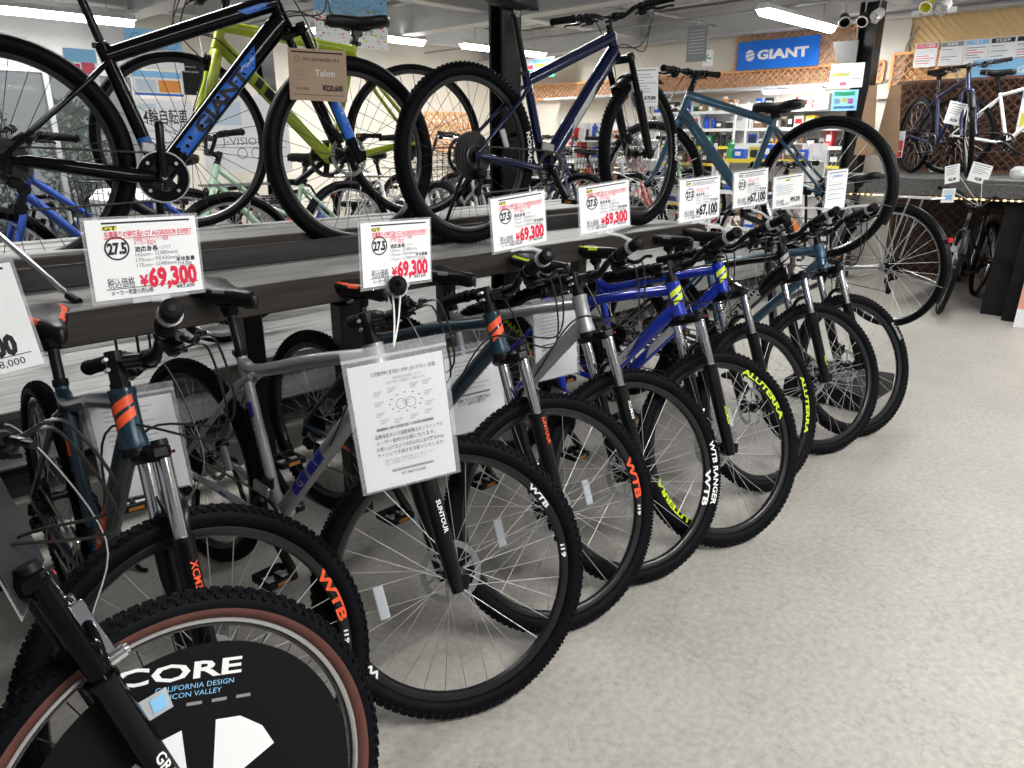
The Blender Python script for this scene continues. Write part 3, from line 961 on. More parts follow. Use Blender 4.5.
def drive_parts(c, g, root):
    bb, rh = g['bb'], g['rh']; lod = c['lod']; sg = (40, 32, 16)[lod]
    key = (c['bb'], c['ring'], lod, c['crank'])
    def mc():
        mb = MB(); rr = c['ring']; y = -.046
        teeth = int(rr * 450); m = teeth * 2; V = []; F = []
        for k in range(m):
            t = 2 * math.pi * k / m; q = rr + (.003 if k % 2 else -.002)
            for (r_, yy) in ((q, -.0015), (q, .0015), (rr - .017, .0015), (rr - .017, -.0015)):
                V.append((bb.x + r_ * math.cos(t), y + yy, bb.z + r_ * math.sin(t)))
        for k in range(m):
            k2 = (k + 1) % m
            for j in range(4): F.append((4 * k + j, 4 * k2 + j, 4 * k2 + (j + 1) % 4, 4 * k + (j + 1) % 4))
        mb.add(V, F, 'cassette')
        if c.get('guard'):
            mb.disc((bb.x, y - .006, bb.z), rr + .009, .003, (0, 1, 0), 'rim_silver', 48, r0=rr + .004)
            mb.disc((bb.x, y - .005, bb.z), rr + .004, .003, (0, 1, 0), 'black_gloss', 48, r0=rr - .03)
        for k in range(4):
            t = R(45 + 90 * k + c['crank'])
            mb.bar((bb.x + .012 * math.cos(t), y, bb.z + .012 * math.sin(t)), (bb.x + (rr - .01) * math.cos(t), y, bb.z + (rr - .01) * math.sin(t)), .006, .026, 'black_metal', up=(-math.sin(t), 0, math.cos(t)), ch=.002)
            mb.disc((bb.x + (rr - .014) * math.cos(t), y - .005, bb.z + (rr - .014) * math.sin(t)), .006, .005, (0, 1, 0), 'steel', 10)
        mb.lathe([(.0005, -.058), (.017, -.058), (.019, -.04), (.019, .045), (.0005, .045)], bb, (0, 1, 0), 'black_metal', 16)
        return mb.mesh('crankset')
    cs = put('crankset', cached(('crank', c.get('guard')) + key, mc), root)
    for s in (-1, 1):
        an = R(c['crank'] + (0 if s < 0 else 180))
        e = Vector((.17 * math.cos(an), 0, .17 * math.sin(an)))
        def ma():
            mb = MB()
            p0 = bb + Vector((0, s * .062, 0)); p1 = p0 + e + Vector((0, s * .008, 0))
            mb.tube([p0 - e * .05, p0, p0 + e * .5, p1, p1 + e * .06], [.014, .018, .013, .0145, .009], 'black_metal', 12)
            mb.tube([p0 + Vector((0, -s * .01, 0)), p0 + Vector((0, s * .014, 0))], .016, 'black_metal', 14)
            mb.tube([p0 + Vector((0, s * .0141, 0)), p0 + Vector((0, s * .016, 0))], .008, 'steel', 12)
            return mb.mesh('crank_arm')
        put('crank_arm', cached(('arm', s) + key, ma), cs)
        if not c.get('nopedal') and not (c.get('nopedal_right') and s < 0):
            def mp():
                mb = MB(); p = bb + e + Vector((0, s * .07, 0)); q = p + Vector((0, s * .055, 0))
                mb.tube([p, p + Vector((0, s * .10, 0))], .006, 'steel', 8)
                for sx in (-1, 1):
                    mb.bar(q + Vector((sx * .038, -.045, 0)), q + Vector((sx * .038, .045, 0)), .012, .02, 'black_plastic')
                    mb.box(q + Vector((sx * .0445, 0, 0)), (.003, .04, .01), 'amber_lens')
                for yy in (-.043, .0, .043): mb.bar(q + Vector((-.038, yy, 0)), q + Vector((.038, yy, 0)), .01, .018, 'black_plastic')
                return mb.mesh('pedal')
            put('pedal', cached(('ped', s) + key, mp), cs)
    if lod == 2: return
    def mch():
        mb = MB(); rc = .04; rr = c['ring']; y0, y1 = -.042, -.046
        u = Vector((rh.x, y0, rh.z + rc)); v = Vector((bb.x, y1, bb.z + rr))
        mb.tube([u, v], .0036, 'chain', 6)
        mb.tube([Vector((rh.x + .02, y0, rh.z - .155)), Vector((bb.x, y1, bb.z - rr))], .0036, 'chain', 6)
        pts = [Vector((bb.x + rr * math.sin(R(t)), y1, bb.z + rr * math.cos(R(t)))) for t in range(0, 181, 15)]
        mb.tube(pts, .0042, 'chain', 6)
        pts = [Vector((rh.x - rc * math.sin(R(t)), y0, rh.z + rc * math.cos(R(t)))) for t in range(0, 171, 15)] + [Vector((rh.x + .03, y0, rh.z - .09)), Vector((rh.x + .0, y0, rh.z - .13)), Vector((rh.x + .02, y0, rh.z - .155))]
        mb.tube(pts, .0038, 'chain', 6)
        return mb.mesh('chain')
    put('chain', cached(('chain', c['r']) + key, mch), root)
    def md():
        mb = MB()
        mb.bar(rh + Vector((0, -.07, -.01)), rh + Vector((-.005, -.075, -.045)), .012, .02, 'black_metal')
        mb.box(rh + Vector((.012, -.07, -.07)), (.05, .03, .034), 'black_plastic', Matrix.Rotation(R(20), 3, 'Y'), .008)
        for q in (Vector((.03, -.043, -.09)), Vector((.012, -.043, -.148))):
            mb.disc(rh + q, .02, .004, (0, 1, 0), 'black_plastic', 14); mb.disc(rh + q, .006, .008, (0, 1, 0), 'steel', 10)
        for yy in (-.05, -.036): mb.bar(rh + Vector((.032, yy, -.08)), rh + Vector((.008, yy, -.162)), .0025, .022, 'black_metal', up=(1, 0, .3))
        return mb.mesh('rear_derailleur')
    put('rear_derailleur', cached(('rd', c['r']), md), root)
    if c['kind'] == 'mtb':
        def mf():
            mb = MB(); q = bb + g['sd'] * (c['ring'] + .02)
            mb.tube([q + Vector((0, -.018, -.01)), q + Vector((0, -.018, .02))], .02, 'black_metal', 12)
            mb.box(q + Vector((.01, -.045, .0)), (.075, .012, .035), 'steel', Matrix.Rotation(R(10), 3, 'Y'), .004)
            mb.bar(q + Vector((0, -.02, 0)), q + Vector((0, -.045, .01)), .02, .012, 'black_metal')
            return mb.mesh('front_derailleur')
        put('front_derailleur', cached(('fd',) + key, mf), root)

def fender_mesh(c, front, lod):
    def make():
        mb = MB(); w = .026 if c['w'] < .024 else .032
        prof = [(-.012, -w), (.004, -w * .8), (.010, -w * .35), (.0115, 0), (.010, w * .35), (.004, w * .8), (-.012, w)]
        a0, a1 = ((-5, 125) if front else (20, 205))
        if front: a0, a1 = 38, 170
        mb.arc_strip((0, 0, 0), c['r'] + .006, a0, a1, prof, c['fender'], 24 if lod < 2 else 14)
        for s in (-1, 1):
            t = R(a1 - 15)
            mb.tube([(0, s * .06, 0), ((c['r'] + .008) * math.cos(t), s * w * .9, (c['r'] + .008) * math.sin(t))], .0022, 'wire', 6)
        return mb.mesh('mudguard')
    return cached(('fend', c['r'], c['w'], c['fender'], front, lod), make)

def basket_mesh(mt):
    def make():
        mb = MB(); x0, x1, y, z0, z1 = .0, .26, .165, .0, .22
        def rect(z, k): return [(x0 + (1 - k) * .03, -y * k, z), (x1 * k, -y * k, z), (x1 * k, y * k, z), (x0 + (1 - k) * .03, y * k, z)]
        for i in range(6):
            f = i / 5; q = rect(z0 + (z1 - z0) * f, .8 + .2 * f); q.append(q[0])
            mb.tube(q, .0035 if i in (0, 5) else .0018, mt, 5)
        lo, hi = rect(z0, .8), rect(z1, 1.0)
        for k in range(4):
            k2 = (k + 1) % 4
            for j in range(7):
                f = j / 7
                p = Vector(lo[k]).lerp(Vector(lo[k2]), f); q = Vector(hi[k]).lerp(Vector(hi[k2]), f)
                mb.tube([p, q], .0018, mt, 4, caps=False)
        for j in range(6):
            f = j / 5
            mb.tube([Vector(lo[0]).lerp(Vector(lo[1]), f), Vector(lo[3]).lerp(Vector(lo[2]), f)], .0018, mt, 4, caps=False)
        return mb.mesh('basket')
    return cached(('basket', mt), make)

def make_bike(name, label, loc, psi, c, steer=0, lean=0, group=None, cat='bicycle'):
    g = geo(c); a, ax, hub, n = g['a'], g['ax'], g['hub'], g['n']
    Sx = T3(ax) @ Matrix.Rotation(R(steer), 4, a) @ T3(-ax)
    # settle both wheels on the ground: pitch about the rear contact
    W = Matrix.Rotation(R(psi), 4, 'Z') @ Matrix.Rotation(R(-lean), 4, 'X')
    def low(M, ctr):
        hubw = M @ ctr; nr = (M.to_3x3() @ Vector((0, 1, 0))).normalized()
        return hubw.z - (c['r'] - c['w']) * math.sqrt(max(0, 1 - nr.z ** 2)) - c['w']
    zr = low(W, g['rh']); zf = low(W @ Sx, hub)
    pitch = math.atan2(zf - zr, c['wb'])
    P = Matrix.Rotation(pitch, 4, 'Y')
    W = W @ P
    zr = min(low(W, g['rh']), low(W @ Sx, hub))
    root = empty(name, Matrix.Translation(Vector((loc[0], loc[1], loc[2] - zr))) @ W, label, cat, group)
    lod = c['lod']
    put('frame', frame_mesh(c, g), root)
    fork_parts(c, g, root, Sx)
    fw = make_wheel(c, root, Sx @ T3(hub), False)
    rw = make_wheel(c, root, T3(g['rh']), True)
    hb, pt, H = bar_parts(c, g, root, Sx)
    saddle_parts(c, g, root)
    drive_parts(c, g, root)
    if c['disc'] and lod < 2:
        def mc():
            mb = MB(); p = g['rh'] + Vector((.05, .05, .06))
            mb.box(p, (.055, .03, .03), 'black_plastic', Matrix.Rotation(R(-35), 3, 'Y'), .006)
            mb.tube([p + Vector((0, -.015, 0)), p + Vector((0, .02, 0))], .013, 'black_metal', 12)
            return mb.mesh('rear_caliper')
        put('rear_caliper', cached(('rcal', c['r']), mc), root)
    # kickstand on the non-drive side, foot on the ground of this bicycle
    if c['stand'] == 'side':
        mb = MB(); p0 = g['rh'] + Vector((.06, .075, -.01))
        foot = Vector((.0, .20 if lod < 2 else .16, .012))
        if lod < 2: foot = Vector((-.02, .19, 0)); fw_ = W @ foot; foot.z = -(fw_.z - zr) + .008
        mb.tube(bez([p0 + Vector((.03, 0, .01)), p0, p0.lerp(foot, .9), foot + Vector((.03, .02, 0))], 4), .0078, c.get('stand_mat', 'black_metal'), 8)
        mb.box(p0 + Vector((.0, -.005, 0)), (.05, .03, .026), 'black_plastic', None, .005)
        mb.build('kickstand', root)
    if lod < 2:
        # cables from the levers to frame and fork
        if c['bar'] in ('riser', 'flat'):
            mk_ = lambda y, dx, dz: Sx @ (pt(y) + Vector((dx, 0, dz)))
            ends = [('brake_cable', mk_(H - .17, .04, -.01), Sx @ (ax + a * .30 + n * .05 + Vector((0, .07, 0))), Sx @ (hub + Vector((-.03, .07, .12)))),
                    ('brake_cable', mk_(-H + .17, .04, -.01), g['hb'] + a * .03 + Vector((0, .03, .0)), g['bb'].lerp(g['hb'], .55) + Vector((0, .012, .02))),
                    ('shift_cable', mk_(-H + .2, .03, -.02), g['hb'] + a * .05 + Vector((.0, -.03, 0)), g['bb'].lerp(g['hb'], .6) + Vector((0, -.028, .01)))]
            for k, (nm, p, q, e) in enumerate(ends):
                mb = MB()
                fwd = (Sx.to_3x3() @ Vector((1, 0, 0)))
                bulge = (p + q) / 2 + fwd * (.10 + .02 * k) + Vector((0, 0, -.02 - .03 * k))
                mb.tube(bez([p, p + fwd * .06 + Vector((0, 0, .01)), bulge, q, e], 7), .0026, 'cable', 6, caps=False)
                mb.build(nm, root)
    if c['fender']:
        put('mudguard', fender_mesh(c, False, lod), root, T3(g['rh']))
        put('mudguard', fender_mesh(c, True, lod), root, Sx @ T3(hub))
    if c['basket']:
        put('basket', basket_mesh(c['basket']), root, Sx @ T3(g['clamp'] + Vector((.03, 0, -.2))))
    if c['kind'] == 'city':
        def mcg():
            mb = MB(); bb = g['bb']; rh = g['rh']
            V = []; prof = []
            for t in range(-90, 91, 15): prof.append((bb.x + .105 * math.cos(R(t)), bb.z + .105 * math.sin(R(t))))
            prof += [(rh.x + .05, rh.z + .055), (rh.x + .0, rh.z + .0), (rh.x + .05, rh.z - .055)]
            m = len(prof)
            V = [(x, -.05, z) for x, z in prof] + [(x, -.068, z) for x, z in prof]
            mb.add(V, [tuple(range(m)), tuple(range(2 * m - 1, m - 1, -1))] + [(i, m + i, m + (i + 1) % m, (i + 1) % m) for i in range(m)], c.get('case', 'black_plastic'))
            return mb.mesh('chain_case')
        put('chain_case', cached(('case', c['bb'], c['r'], c.get('case')), mcg), root)
        def mcl():
            mb = MB(); q = hub + a * .2 + n * .06 + Vector((0, -.05, 0))
            mb.tube([q, q + Vector((.03, 0, 0)), q + Vector((.06, 0, 0))], [.018, .028, .03], 'black_plastic', 12)
            mb.disc(q + Vector((.062, 0, 0)), .027, .005, (1, 0, 0), 'white_lens', 12)
            return mb.mesh('headlight')
        put('headlight', cached(('light', c['wb'], c['r'], c['ha']), mcl), root, Sx)
    if (c['fender'] or c['carrier']) and not c.get('noref'):
        def mrl():
            mb = MB(); t = R(150); q = Vector(((c['r'] + .03) * math.cos(t), 0, (c['r'] + .03) * math.sin(t)))
            mb.box(q, (.02, .035, .026), 'red_lens', None, .005)
            return mb.mesh('rear_reflector')
        put('rear_reflector', cached(('rref', c['r']), mrl), root, T3(g['rh']))
    if c['carrier']:
        def mca():
            mb = MB(); z = 2 * c['r'] + .05
            for y in (-.06, 0, .06): mb.tube([(.12, y, z), (-.22, y, z)], .005, 'wire', 6)
            for x in (.12, -.05, -.22): mb.tube([(x, -.06, z), (x, .06, z)], .005, 'wire', 6)
            for s in (-1, 1): mb.tube([(-.1, s * .06, z), (0, s * .07, c['r'])], .005, 'wire', 6)
            return mb.mesh('rear_carrier')
        put('rear_carrier', cached(('carr', c['r']), mca), root)
    root['_'] = 0; del root['_']
    info = dict(root=root, g=g, Sx=Sx, W=Matrix.Translation(Vector((loc[0], loc[1], loc[2] - zr))) @ W, pt=pt, H=H, fw=fw, rw=rw)
    return info

# ================================================================== setting
mb = MB(); mb.box((4.5, 2.0, -.05), (17, 19, .1), 'floor_concrete', ch=.001); struct('floor', mb)
mb = MB(); mb.box((3.5, 2.0, 3.02), (15, 16, .1), 'ceiling_grey', ch=.001)
for i in range(46):                                   # folded deck ribs
    mb.box((-2 + i * .25, 2.0, 2.955), (.12, 14.4, .05), 'ceiling_grey', ch=.012)
struct('ceiling', mb)
mb = MB(); mb.box((9.06, 2.5, 1.5), (.1, 14, 3.0), 'wall_cream', ch=.001)
struct('wall_back', mb)
mb = MB()
mb.box((6.2, 9.26, 1.5), (5.7, .1, 3.0), 'wall_cream', ch=.001)
mb.box((.7, 9.26, 2.55), (5.4, .1, .9), 'beam_grey', ch=.001)
mb.box((.7, 9.26, .15), (5.4, .1, .3), 'beam_grey', ch=.001)
struct('wall_left', mb)
# steel beams
def ibeam(mb, p0, p1, h, w, m):
    p0, p1 = Vector(p0), Vector(p1)
    for dz, hh, ww in ((0, .018, w), (h, .018, w)): mb.bar(p0 + Vector((0, 0, dz)), p1 + Vector((0, 0, dz)), ww, hh, m, ch=.002)
    mb.bar(p0 + Vector((0, 0, h / 2)), p1 + Vector((0, 0, h / 2)), .014, h, m, ch=.001)
k = 0
for s in (3.2, 6.0, 8.72):
    mb = MB(); ibeam(mb, (s, -4, 2.58), (s, 9.2, 2.58), .33, .2, 'beam_grey'); k += 1
    struct('trim_%d' % k, mb, smooth=None)
for t in (2.86, 6.2, 8.6):
    mb = MB(); ibeam(mb, (-3, t, 2.66), (8.98, t, 2.66), .26, .16, 'beam_grey'); k += 1
    struct('trim_%d' % k, mb, smooth=None)
# lower soffit box along the back wall on the right
mb = MB(); mb.box((8.72, .4, 2.77), (.55, 6.2, .30), 'beam_grey', ch=.01); k += 1
struct('trim_%d' % k, mb)
# conduits
for (p, q) in (((4.4, -1, 2.62), (4.4, 9, 2.62)), ((-1, 5.1, 2.7), (8.9, 5.1, 2.7)), ((7.2, 0, 2.56), (7.2, 8.8, 2.56))):
    mb = MB(); mb.tube([p, q], .014, 'pipe_grey', 8); k += 1
    struct('trim_%d' % k, mb, smooth=40)
# posts
for nm, (s, t), w in (('post_front', (2.82, 2.82), .115), ('post_rear', (8.0, 3.0), .18), ('post_side', (4.7, 8.75), .16)):
    mb = MB(); hw = w / 2
    for dx in (-1, 1): mb.box((s, t + dx * (hw - .008), 1.32), (w, .016, 2.64), 'post_black', ch=.002)
    mb.box((s, t, 1.32), (.012, w - .03, 2.64), 'post_black', ch=.001)
    k += 1; struct('trim_%d' % k, mb)

# storefront glazing in the left wall, planting outside
for i in range(3):
    s0 = -2.0 + i * 1.8
    mb = MB()
    for (a, b) in (((s0, .3), (s0, 2.1)), ((s0 + 1.74, .3), (s0 + 1.74, 2.1)), ((s0, .33), (s0 + 1.74, .33)), ((s0, 2.07), (s0 + 1.74, 2.07)), ((s0 + .87, .3), (s0 + .87, 2.1))):
        mb.bar((a[0], 9.24, a[1]), (b[0], 9.24, b[1]), .06, .07, 'alu', up=(0, 1, 0))
    o = struct('window_%d' % (i + 1), mb)
    mg = MB(); mg.box((s0 + .87, 9.24, 1.2), (1.74, .008, 1.74), 'glass_pane', ch=.0005)
    mg.build('glass', o)
def shrub(s, t, h, w, label, leafm='leaf', n=2600):
    root = empty('shrub', Matrix.Translation(S(s, t, 0)) @ Matrix.Rotation(PH, 4, 'Z'), label, 'shrub', 'planting outside the storefront')
    mb = MB()
    for k_ in range(5):
        a_ = k_ * 1.26
        mb.tube([(0, 0, 0), (.06 * math.cos(a_), .06 * math.sin(a_), h * .4), (w * .3 * math.cos(a_), w * .3 * math.sin(a_), h * .8)], [.02, .014, .006], 'wood_brown', 6)
    mb.build('stem', root)
    mb = MB()
    for _ in range(n):
        z = rnd.uniform(.08, 1) * h; f = math.sin(math.pi * min(1, .15 + .85 * z / h)) * .5 + .35
        a_ = rnd.uniform(0, 6.28); q = math.sqrt(rnd.random()) * w * f
        p = Vector((q * math.cos(a_), q * math.sin(a_), z))
        d = Vector((rnd.uniform(-1, 1), rnd.uniform(-1, 1), rnd.uniform(-.6, .8))).normalized(); e, _b = frame_of(d)
        L = rnd.uniform(.06, .13)
        mb.add([p, p + d * L * .5 + e * L * .25, p + d * L, p + d * L * .5 - e * L * .25], [(0, 1, 2, 3)], leafm)
    mb.build('foliage', root, smooth=None)
for i, (s, h) in enumerate(((-.9, 1.9), (.2, 2.2), (1.1, 2.0), (2.0, 2.3), (2.9, 1.8))):
    shrub(s, 10.1 + .5 * (i % 2), h, .52, 'leafy green shrub outside the storefront glass, %s from the left wall corner' % ['fifth', 'fourth', 'third', 'second', 'first'][i])
mb = MB(); mb.box((.5, 12.0, -.05), (10, 5, .08), 'floor_concrete', ch=.001); k += 1
o = struct('trim_%d' % k, mb)

# lamps: fluorescent fixtures in two rows along s, plus an added fill lamp over the stage
def lamp(s, t, z, L, label, power=1.0):
    root = empty('ceiling_lamp', Matrix.Translation(S(s, t, z)) @ Matrix.Rotation(PH, 4, 'Z'), label, 'ceiling light', 'ceiling fluorescents')
    mb = MB()
    mb.add([(-L / 2, -.075, .0), (L / 2, -.075, .0), (L / 2, -.035, .05), (-L / 2, -.035, .05), (-L / 2, .075, 0), (L / 2, .075, 0), (L / 2, .035, .05), (-L / 2, .035, .05)],
           [(0, 1, 2, 3), (5, 4, 7, 6), (3, 2, 6, 7), (0, 3, 7, 4), (1, 5, 6, 2)], 'fixture')
    for sx in (-1, 1):
        mb.tube([(sx * L * .35, 0, .05), (sx * L * .35, 0, 2.97 - z)], .006, 'pipe_grey', 6)
    mb.build('housing', root, smooth=None)
    mb = MB(); mb.tube([(-L / 2 + .02, 0, -.004), (L / 2 - .02, 0, -.004)], .055, 'tube_light', 16, flat=None)
    mb.build('diffuser', root)
    ld = bpy.data.lights.new('lamp_light', 'AREA'); ld.shape = 'RECTANGLE'; ld.size = L; ld.size_y = .12
    ld.energy = LAMP_W * power; ld.color = (1, .985, .95)
    lo = put('lamp_light', ld, root, T3((0, 0, -.075)))
LAMPS = [(7.58, 3.53, 2.5, 1.55, 'long white ceiling lamp in front of the blue banner'),
         (7.6, 7.6, 2.55, 1.55, 'ceiling lamp crossing behind the black front post'),
         (5.55, 7.75, 2.55, 1.55, 'ceiling lamp left of the black front post, behind the lime saddle'),
         (2.3, 8.3, 2.5, 1.6, 'ceiling lamp at the top left corner above the black bicycle'),
         (4.2, 3.53, 2.5, 1.55, 'ceiling lamp above the upper ledge'),
         (.9, 3.53, 2.5, 1.55, 'ceiling lamp above the left end of the upper ledge'),
         (7.2, 1.5, 2.5, 1.4, 'added fill lamp out of view over the front of the right-hand stage', .5),  # added above the view to brighten the stage and the yellow boards
         (7.6, -.6, 2.5, 1.55, 'ceiling lamp over the far end of the aisle', .9),
         (4.2, -.6, 2.5, 1.55, 'ceiling lamp over the middle of the aisle', 1.3),
         (1.2, -.6, 2.5, 1.55, 'ceiling lamp over the near end of the aisle', 1.6),
         (2.6, -3.0, 2.5, 1.55, 'ceiling lamp over the right side of the aisle')]
for L_ in LAMPS: lamp(*L_)

# ================================================================== staging the bicycles stand on
def plank_obj(name, c, size, m, label, cat, group=None, ch=.006):
    mb = MB(); mb.box((0, 0, 0), size, m, ch=ch)
    o = mb.build(name, None, Matrix.Translation(S(*c)) @ Matrix.Rotation(PH, 4, 'Z'), None)
    return tag(o, label, cat, group)
st = empty('display_staging', Matrix.Translation(S(.6, 2.6, 0)) @ Matrix.Rotation(PH, 4, 'Z'), 'dark wooden stepped staging that carries the upper row of bicycles', 'staging')
def sp(name, c, size, m, ch=.005):
    mb = MB(); mb.box(c, size, m, ch=ch); return mb.build(name, st, None, None)
x0, x1 = -3.0, 3.1                 # local s range (origin at s .6)
xm = (x0 + x1) / 2; xl = x1 - x0
sp('ledge_board', (xm, -.25, .915), (xl, .40, .03), 'stage_grey')
sp('ledge_board', (xm, -.455, .886), (xl, .03, .092), 'stage_brown')
sp('riser_board', (xm, -.06, .965), (xl, .025, .07), 'stage_dark')
sp('step_board', (xm, .17, 1.0), (xl, .20, .03), 'stage_grey')
sp('step_board', (xm, .345, 1.0), (xl, .13, .03), 'stage_grey')
sp('step_rail', (xm, .50, 1.0), (xl, .07, .03), 'stage_grey')
sp('step_edge_board', (xm, .055, .985), (xl, .03, .06), 'stage_brown')
for x in (-2.9, -1.75, -.62, .80, 1.9, 3.0):
    sp('leg', (x, -.40, .41), (.085, .07, .82), 'post_black')
    sp('leg', (x, .35, .49), (.085, .07, .98), 'post_black')
    sp('bearer', (x, .12, .86), (.05, 1.0, .08), 'post_black')
# rear deck, its front edge under the ledge
dk = empty('rear_deck', Matrix.Translation(S(3.0, 4.1, 0)) @ Matrix.Rotation(PH, 4, 'Z'), 'low grey plank deck behind and under the staging', 'deck')
def dp(name, c, size, m, ch=.004):
    mb = MB(); mb.box(c, size, m, ch=ch); return mb.build(name, dk, None, None)
for i in range(9): dp('plank', (-.6, -.95 + i * .245, .415), (8.8, .238, .03), 'stage_grey')
dp('fascia_board', (-.6, -1.06, .28), (8.8, .025, .125), 'stage_grey')
dp('bearer', (-.6, -1.0, .15), (8.8, .06, .05), 'post_black')
for x in (-4.6, -2.8, -1.0, .8, 2.6, 3.7): dp('leg', (x, -.98, .2), (.08, .08, .40), 'post_black'); dp('leg', (x, .9, .2), (.08, .08, .40), 'post_black')

# ================================================================== front row of bicycles on the floor
WT = lambda m, ang=38: ((('WTB', .017, ang, m),))
FR = 'mountain bikes in the front row'
bikes = {}
A0 = defaults(r=.346, w=.028, wall='tan_wall', rim='rim_silver', spoke='spoke_black', disc=False, gt=False, decals=None, logo='white', frame='black_gloss', fork='black_gloss', stanchion='black_gloss', forktext=(('GRAPE', .016, .12, 'white'),), bb=(.43, .29))
bikes[0] = make_bike('mountain_bike', 'black mountain bike with reddish tan-walled front tyre and printed wheel disc', (-1.513, 1.361, 0), -24, A0, 73, -7.6, FR)
TEAL = dict(frame='teal', logo='orange', decals='gt', saddle='saddle_black', stripe='orange')
SILV = dict(frame='silver_paint', logo='logo_blue', decals='gt', saddle='saddle_black', stripe='saddle_grey')
BLUE = dict(frame='blue_paint', logo='yellow_green', decals='grey_flash', saddle='saddle_black', stripe='yellow_green')
C1 = defaults(post=.125, rimtext=(('WTB', .020, 35, 'orange'), ('i19', .009, 15, 'white')), forktext=(('XCM30', .0145, .22, 'orange'),), **TEAL)
C2 = defaults(post=.15, rimtext=(('WTB', .012, 46, 'white'), ('i19', .010, 14, 'white'), ('WTB', .014, 226, 'white')), forktext=(('XCM30', .015, .30, 'white'), ('SUNTOUR', .012, .17, 'white')), reflector=True, **SILV)
C3 = defaults(rimtext=(('WTB', .020, 24, 'orange'), ('i19', .009, 4, 'white')), forktext=(('SUNTOUR', .012, .25, 'orange'),), reflector=True, **TEAL)
C4 = defaults(rimtext=(('WTB', .019, -4, 'white'),), tyretext=(('WTB RANGER', .016, 6, 'white', 1),), forktext=(('XCM30', .013, .22, 'white'),), reflector=True, **SILV)
C5 = defaults(rimtext=(('ALUTERRA', .018, 52, 'yellow_green'), ('ALUTERRA', .018, 232, 'yellow_green')), forktext=(('XCM30', .014, .12, 'yellow_green'),), tread='knob', **BLUE)
C6 = defaults(rimtext=(('ALUTERRA', .018, 8, 'yellow_green'),), forktext=(('XCM30', .014, .12, 'yellow_green'),), reflector=True, **BLUE)
C7 = defaults(frame='black_paint', logo='grey_panel', decals='band', rdt=.037, stripe='saddle_grey', forktext=(('XCT', .016, .08, 'yellow_green'),))
C8 = defaults(frame='steel_blue', logo='steel_blue', decals=None, gt=False, tyretext=(('RANGER', .012, 40, 'grey_panel', 1),), stripe=None, reflector=True)
FRONT = [(1, 'dark teal mountain bike with orange badges, second from left beside the tan-walled wheel', (-1.369, 1.977), -47.7, 90, C1),
         (2, 'silver mountain bike with blue badges whose handlebar carries the large warranty sheet', (-1.04, 2.22), -38.0, 60, C2),
         (3, 'dark teal mountain bike with orange badges between the two silver bikes', (-.734, 2.596), -41.1, 70, C3),
         (4, 'silver mountain bike with blue badges and white lettered front tyre, beside the blue bikes', (-.457, 2.853), -41.7, 69, C4),
         (5, 'bright blue mountain bike with yellow badge, the nearer of the two blue ones', (-.094, 3.107), -43.5, 69, C5),
         (6, 'bright blue mountain bike with yellow badge, the farther of the two, beside the black bike', (.159, 3.508), -41.7, 75, C6),
         (7, 'black mountain bike with a grey lettered panel on its down tube', (.586, 3.934), -45.1, 66, C7),
         (8, 'steel blue mountain bike at the far end of the front row', (.808, 4.108), -43.0, 65, C8)]
for (i, lab, (x, y), psi, stv, c) in FRONT:
    bikes[i] = make_bike('mountain_bike', lab, (x, y, 0), psi, c, stv, 2, FR)

# printed disc inside the tan-walled wheel
def wheel_disc():
    mb = MB(); y = -.034
    mb.disc((0, y, 0), .262, .003, (0, 1, 0), 'poster_black', 64, r0=.045)
    ca, sa = math.cos(R(-13)), math.sin(R(-13))
    rr = lambda u, v: (u * ca - v * sa, y - .0022, u * sa + v * ca)
    def txt(s_, size, cx, cz, m_, bold=.02, sx=1): mb.text_map(s_, size, lambda u, v: rr(u + cx, v + cz), m_, bold=bold, maxe=.05, sx=sx)
    txt('CORE', .025, -.055, .222, 'white', .025, 2.1)
    txt('CALIFORNIA DESIGN', .008, -.03, .198, 'ink_sky', .0, 1.15); txt('SILICON VALLEY', .008, -.036, .186, 'ink_sky', .0, 1.15)
    for k_ in range(5):
        an = R(62 + 72 * k_)
        pol = lambda r_, da: (r_ * math.cos(an + R(da)), r_ * math.sin(an + R(da)))
        mb.patch([pol(.055, -16), pol(.140, -25), pol(.146, -9), pol(.147, 9), pol(.140, 25), pol(.055, 16)], rr, 'paper', maxe=.05)
    for k_ in range(3):
        x = -.03 + .04 * k_
        mb.patch([(x - .012, .168), (x + .012, .168), (x + .012, .173), (x - .012, .173)], rr, 'ink_grey', maxe=.05)
    return mb
mb = MB()                                   # clear tag tied to the spokes
an_ = R(112); q_ = Vector((.205 * math.cos(an_), -.045, .205 * math.sin(an_))); d_ = Vector((math.cos(R(12)), 0, math.sin(R(12))))
mb.bar(q_ - d_ * .02, q_ + d_ * .05, .002, .034, 'clear_plastic', up=Vector((-d_.z, 0, d_.x)))
mb.bar(q_ + d_ * .022 + Vector((0, -.0016, 0)), q_ + d_ * .044 + Vector((0, -.0016, 0)), .001, .022, 'ink_sky', up=Vector((-d_.z, 0, d_.x)))
mb.build('spoke_tag', bikes[0]['fw'])
o = wheel_disc().build('wheel_disc', bikes[0]['fw'])
o['label'] = 'black printed disc with white lettering'

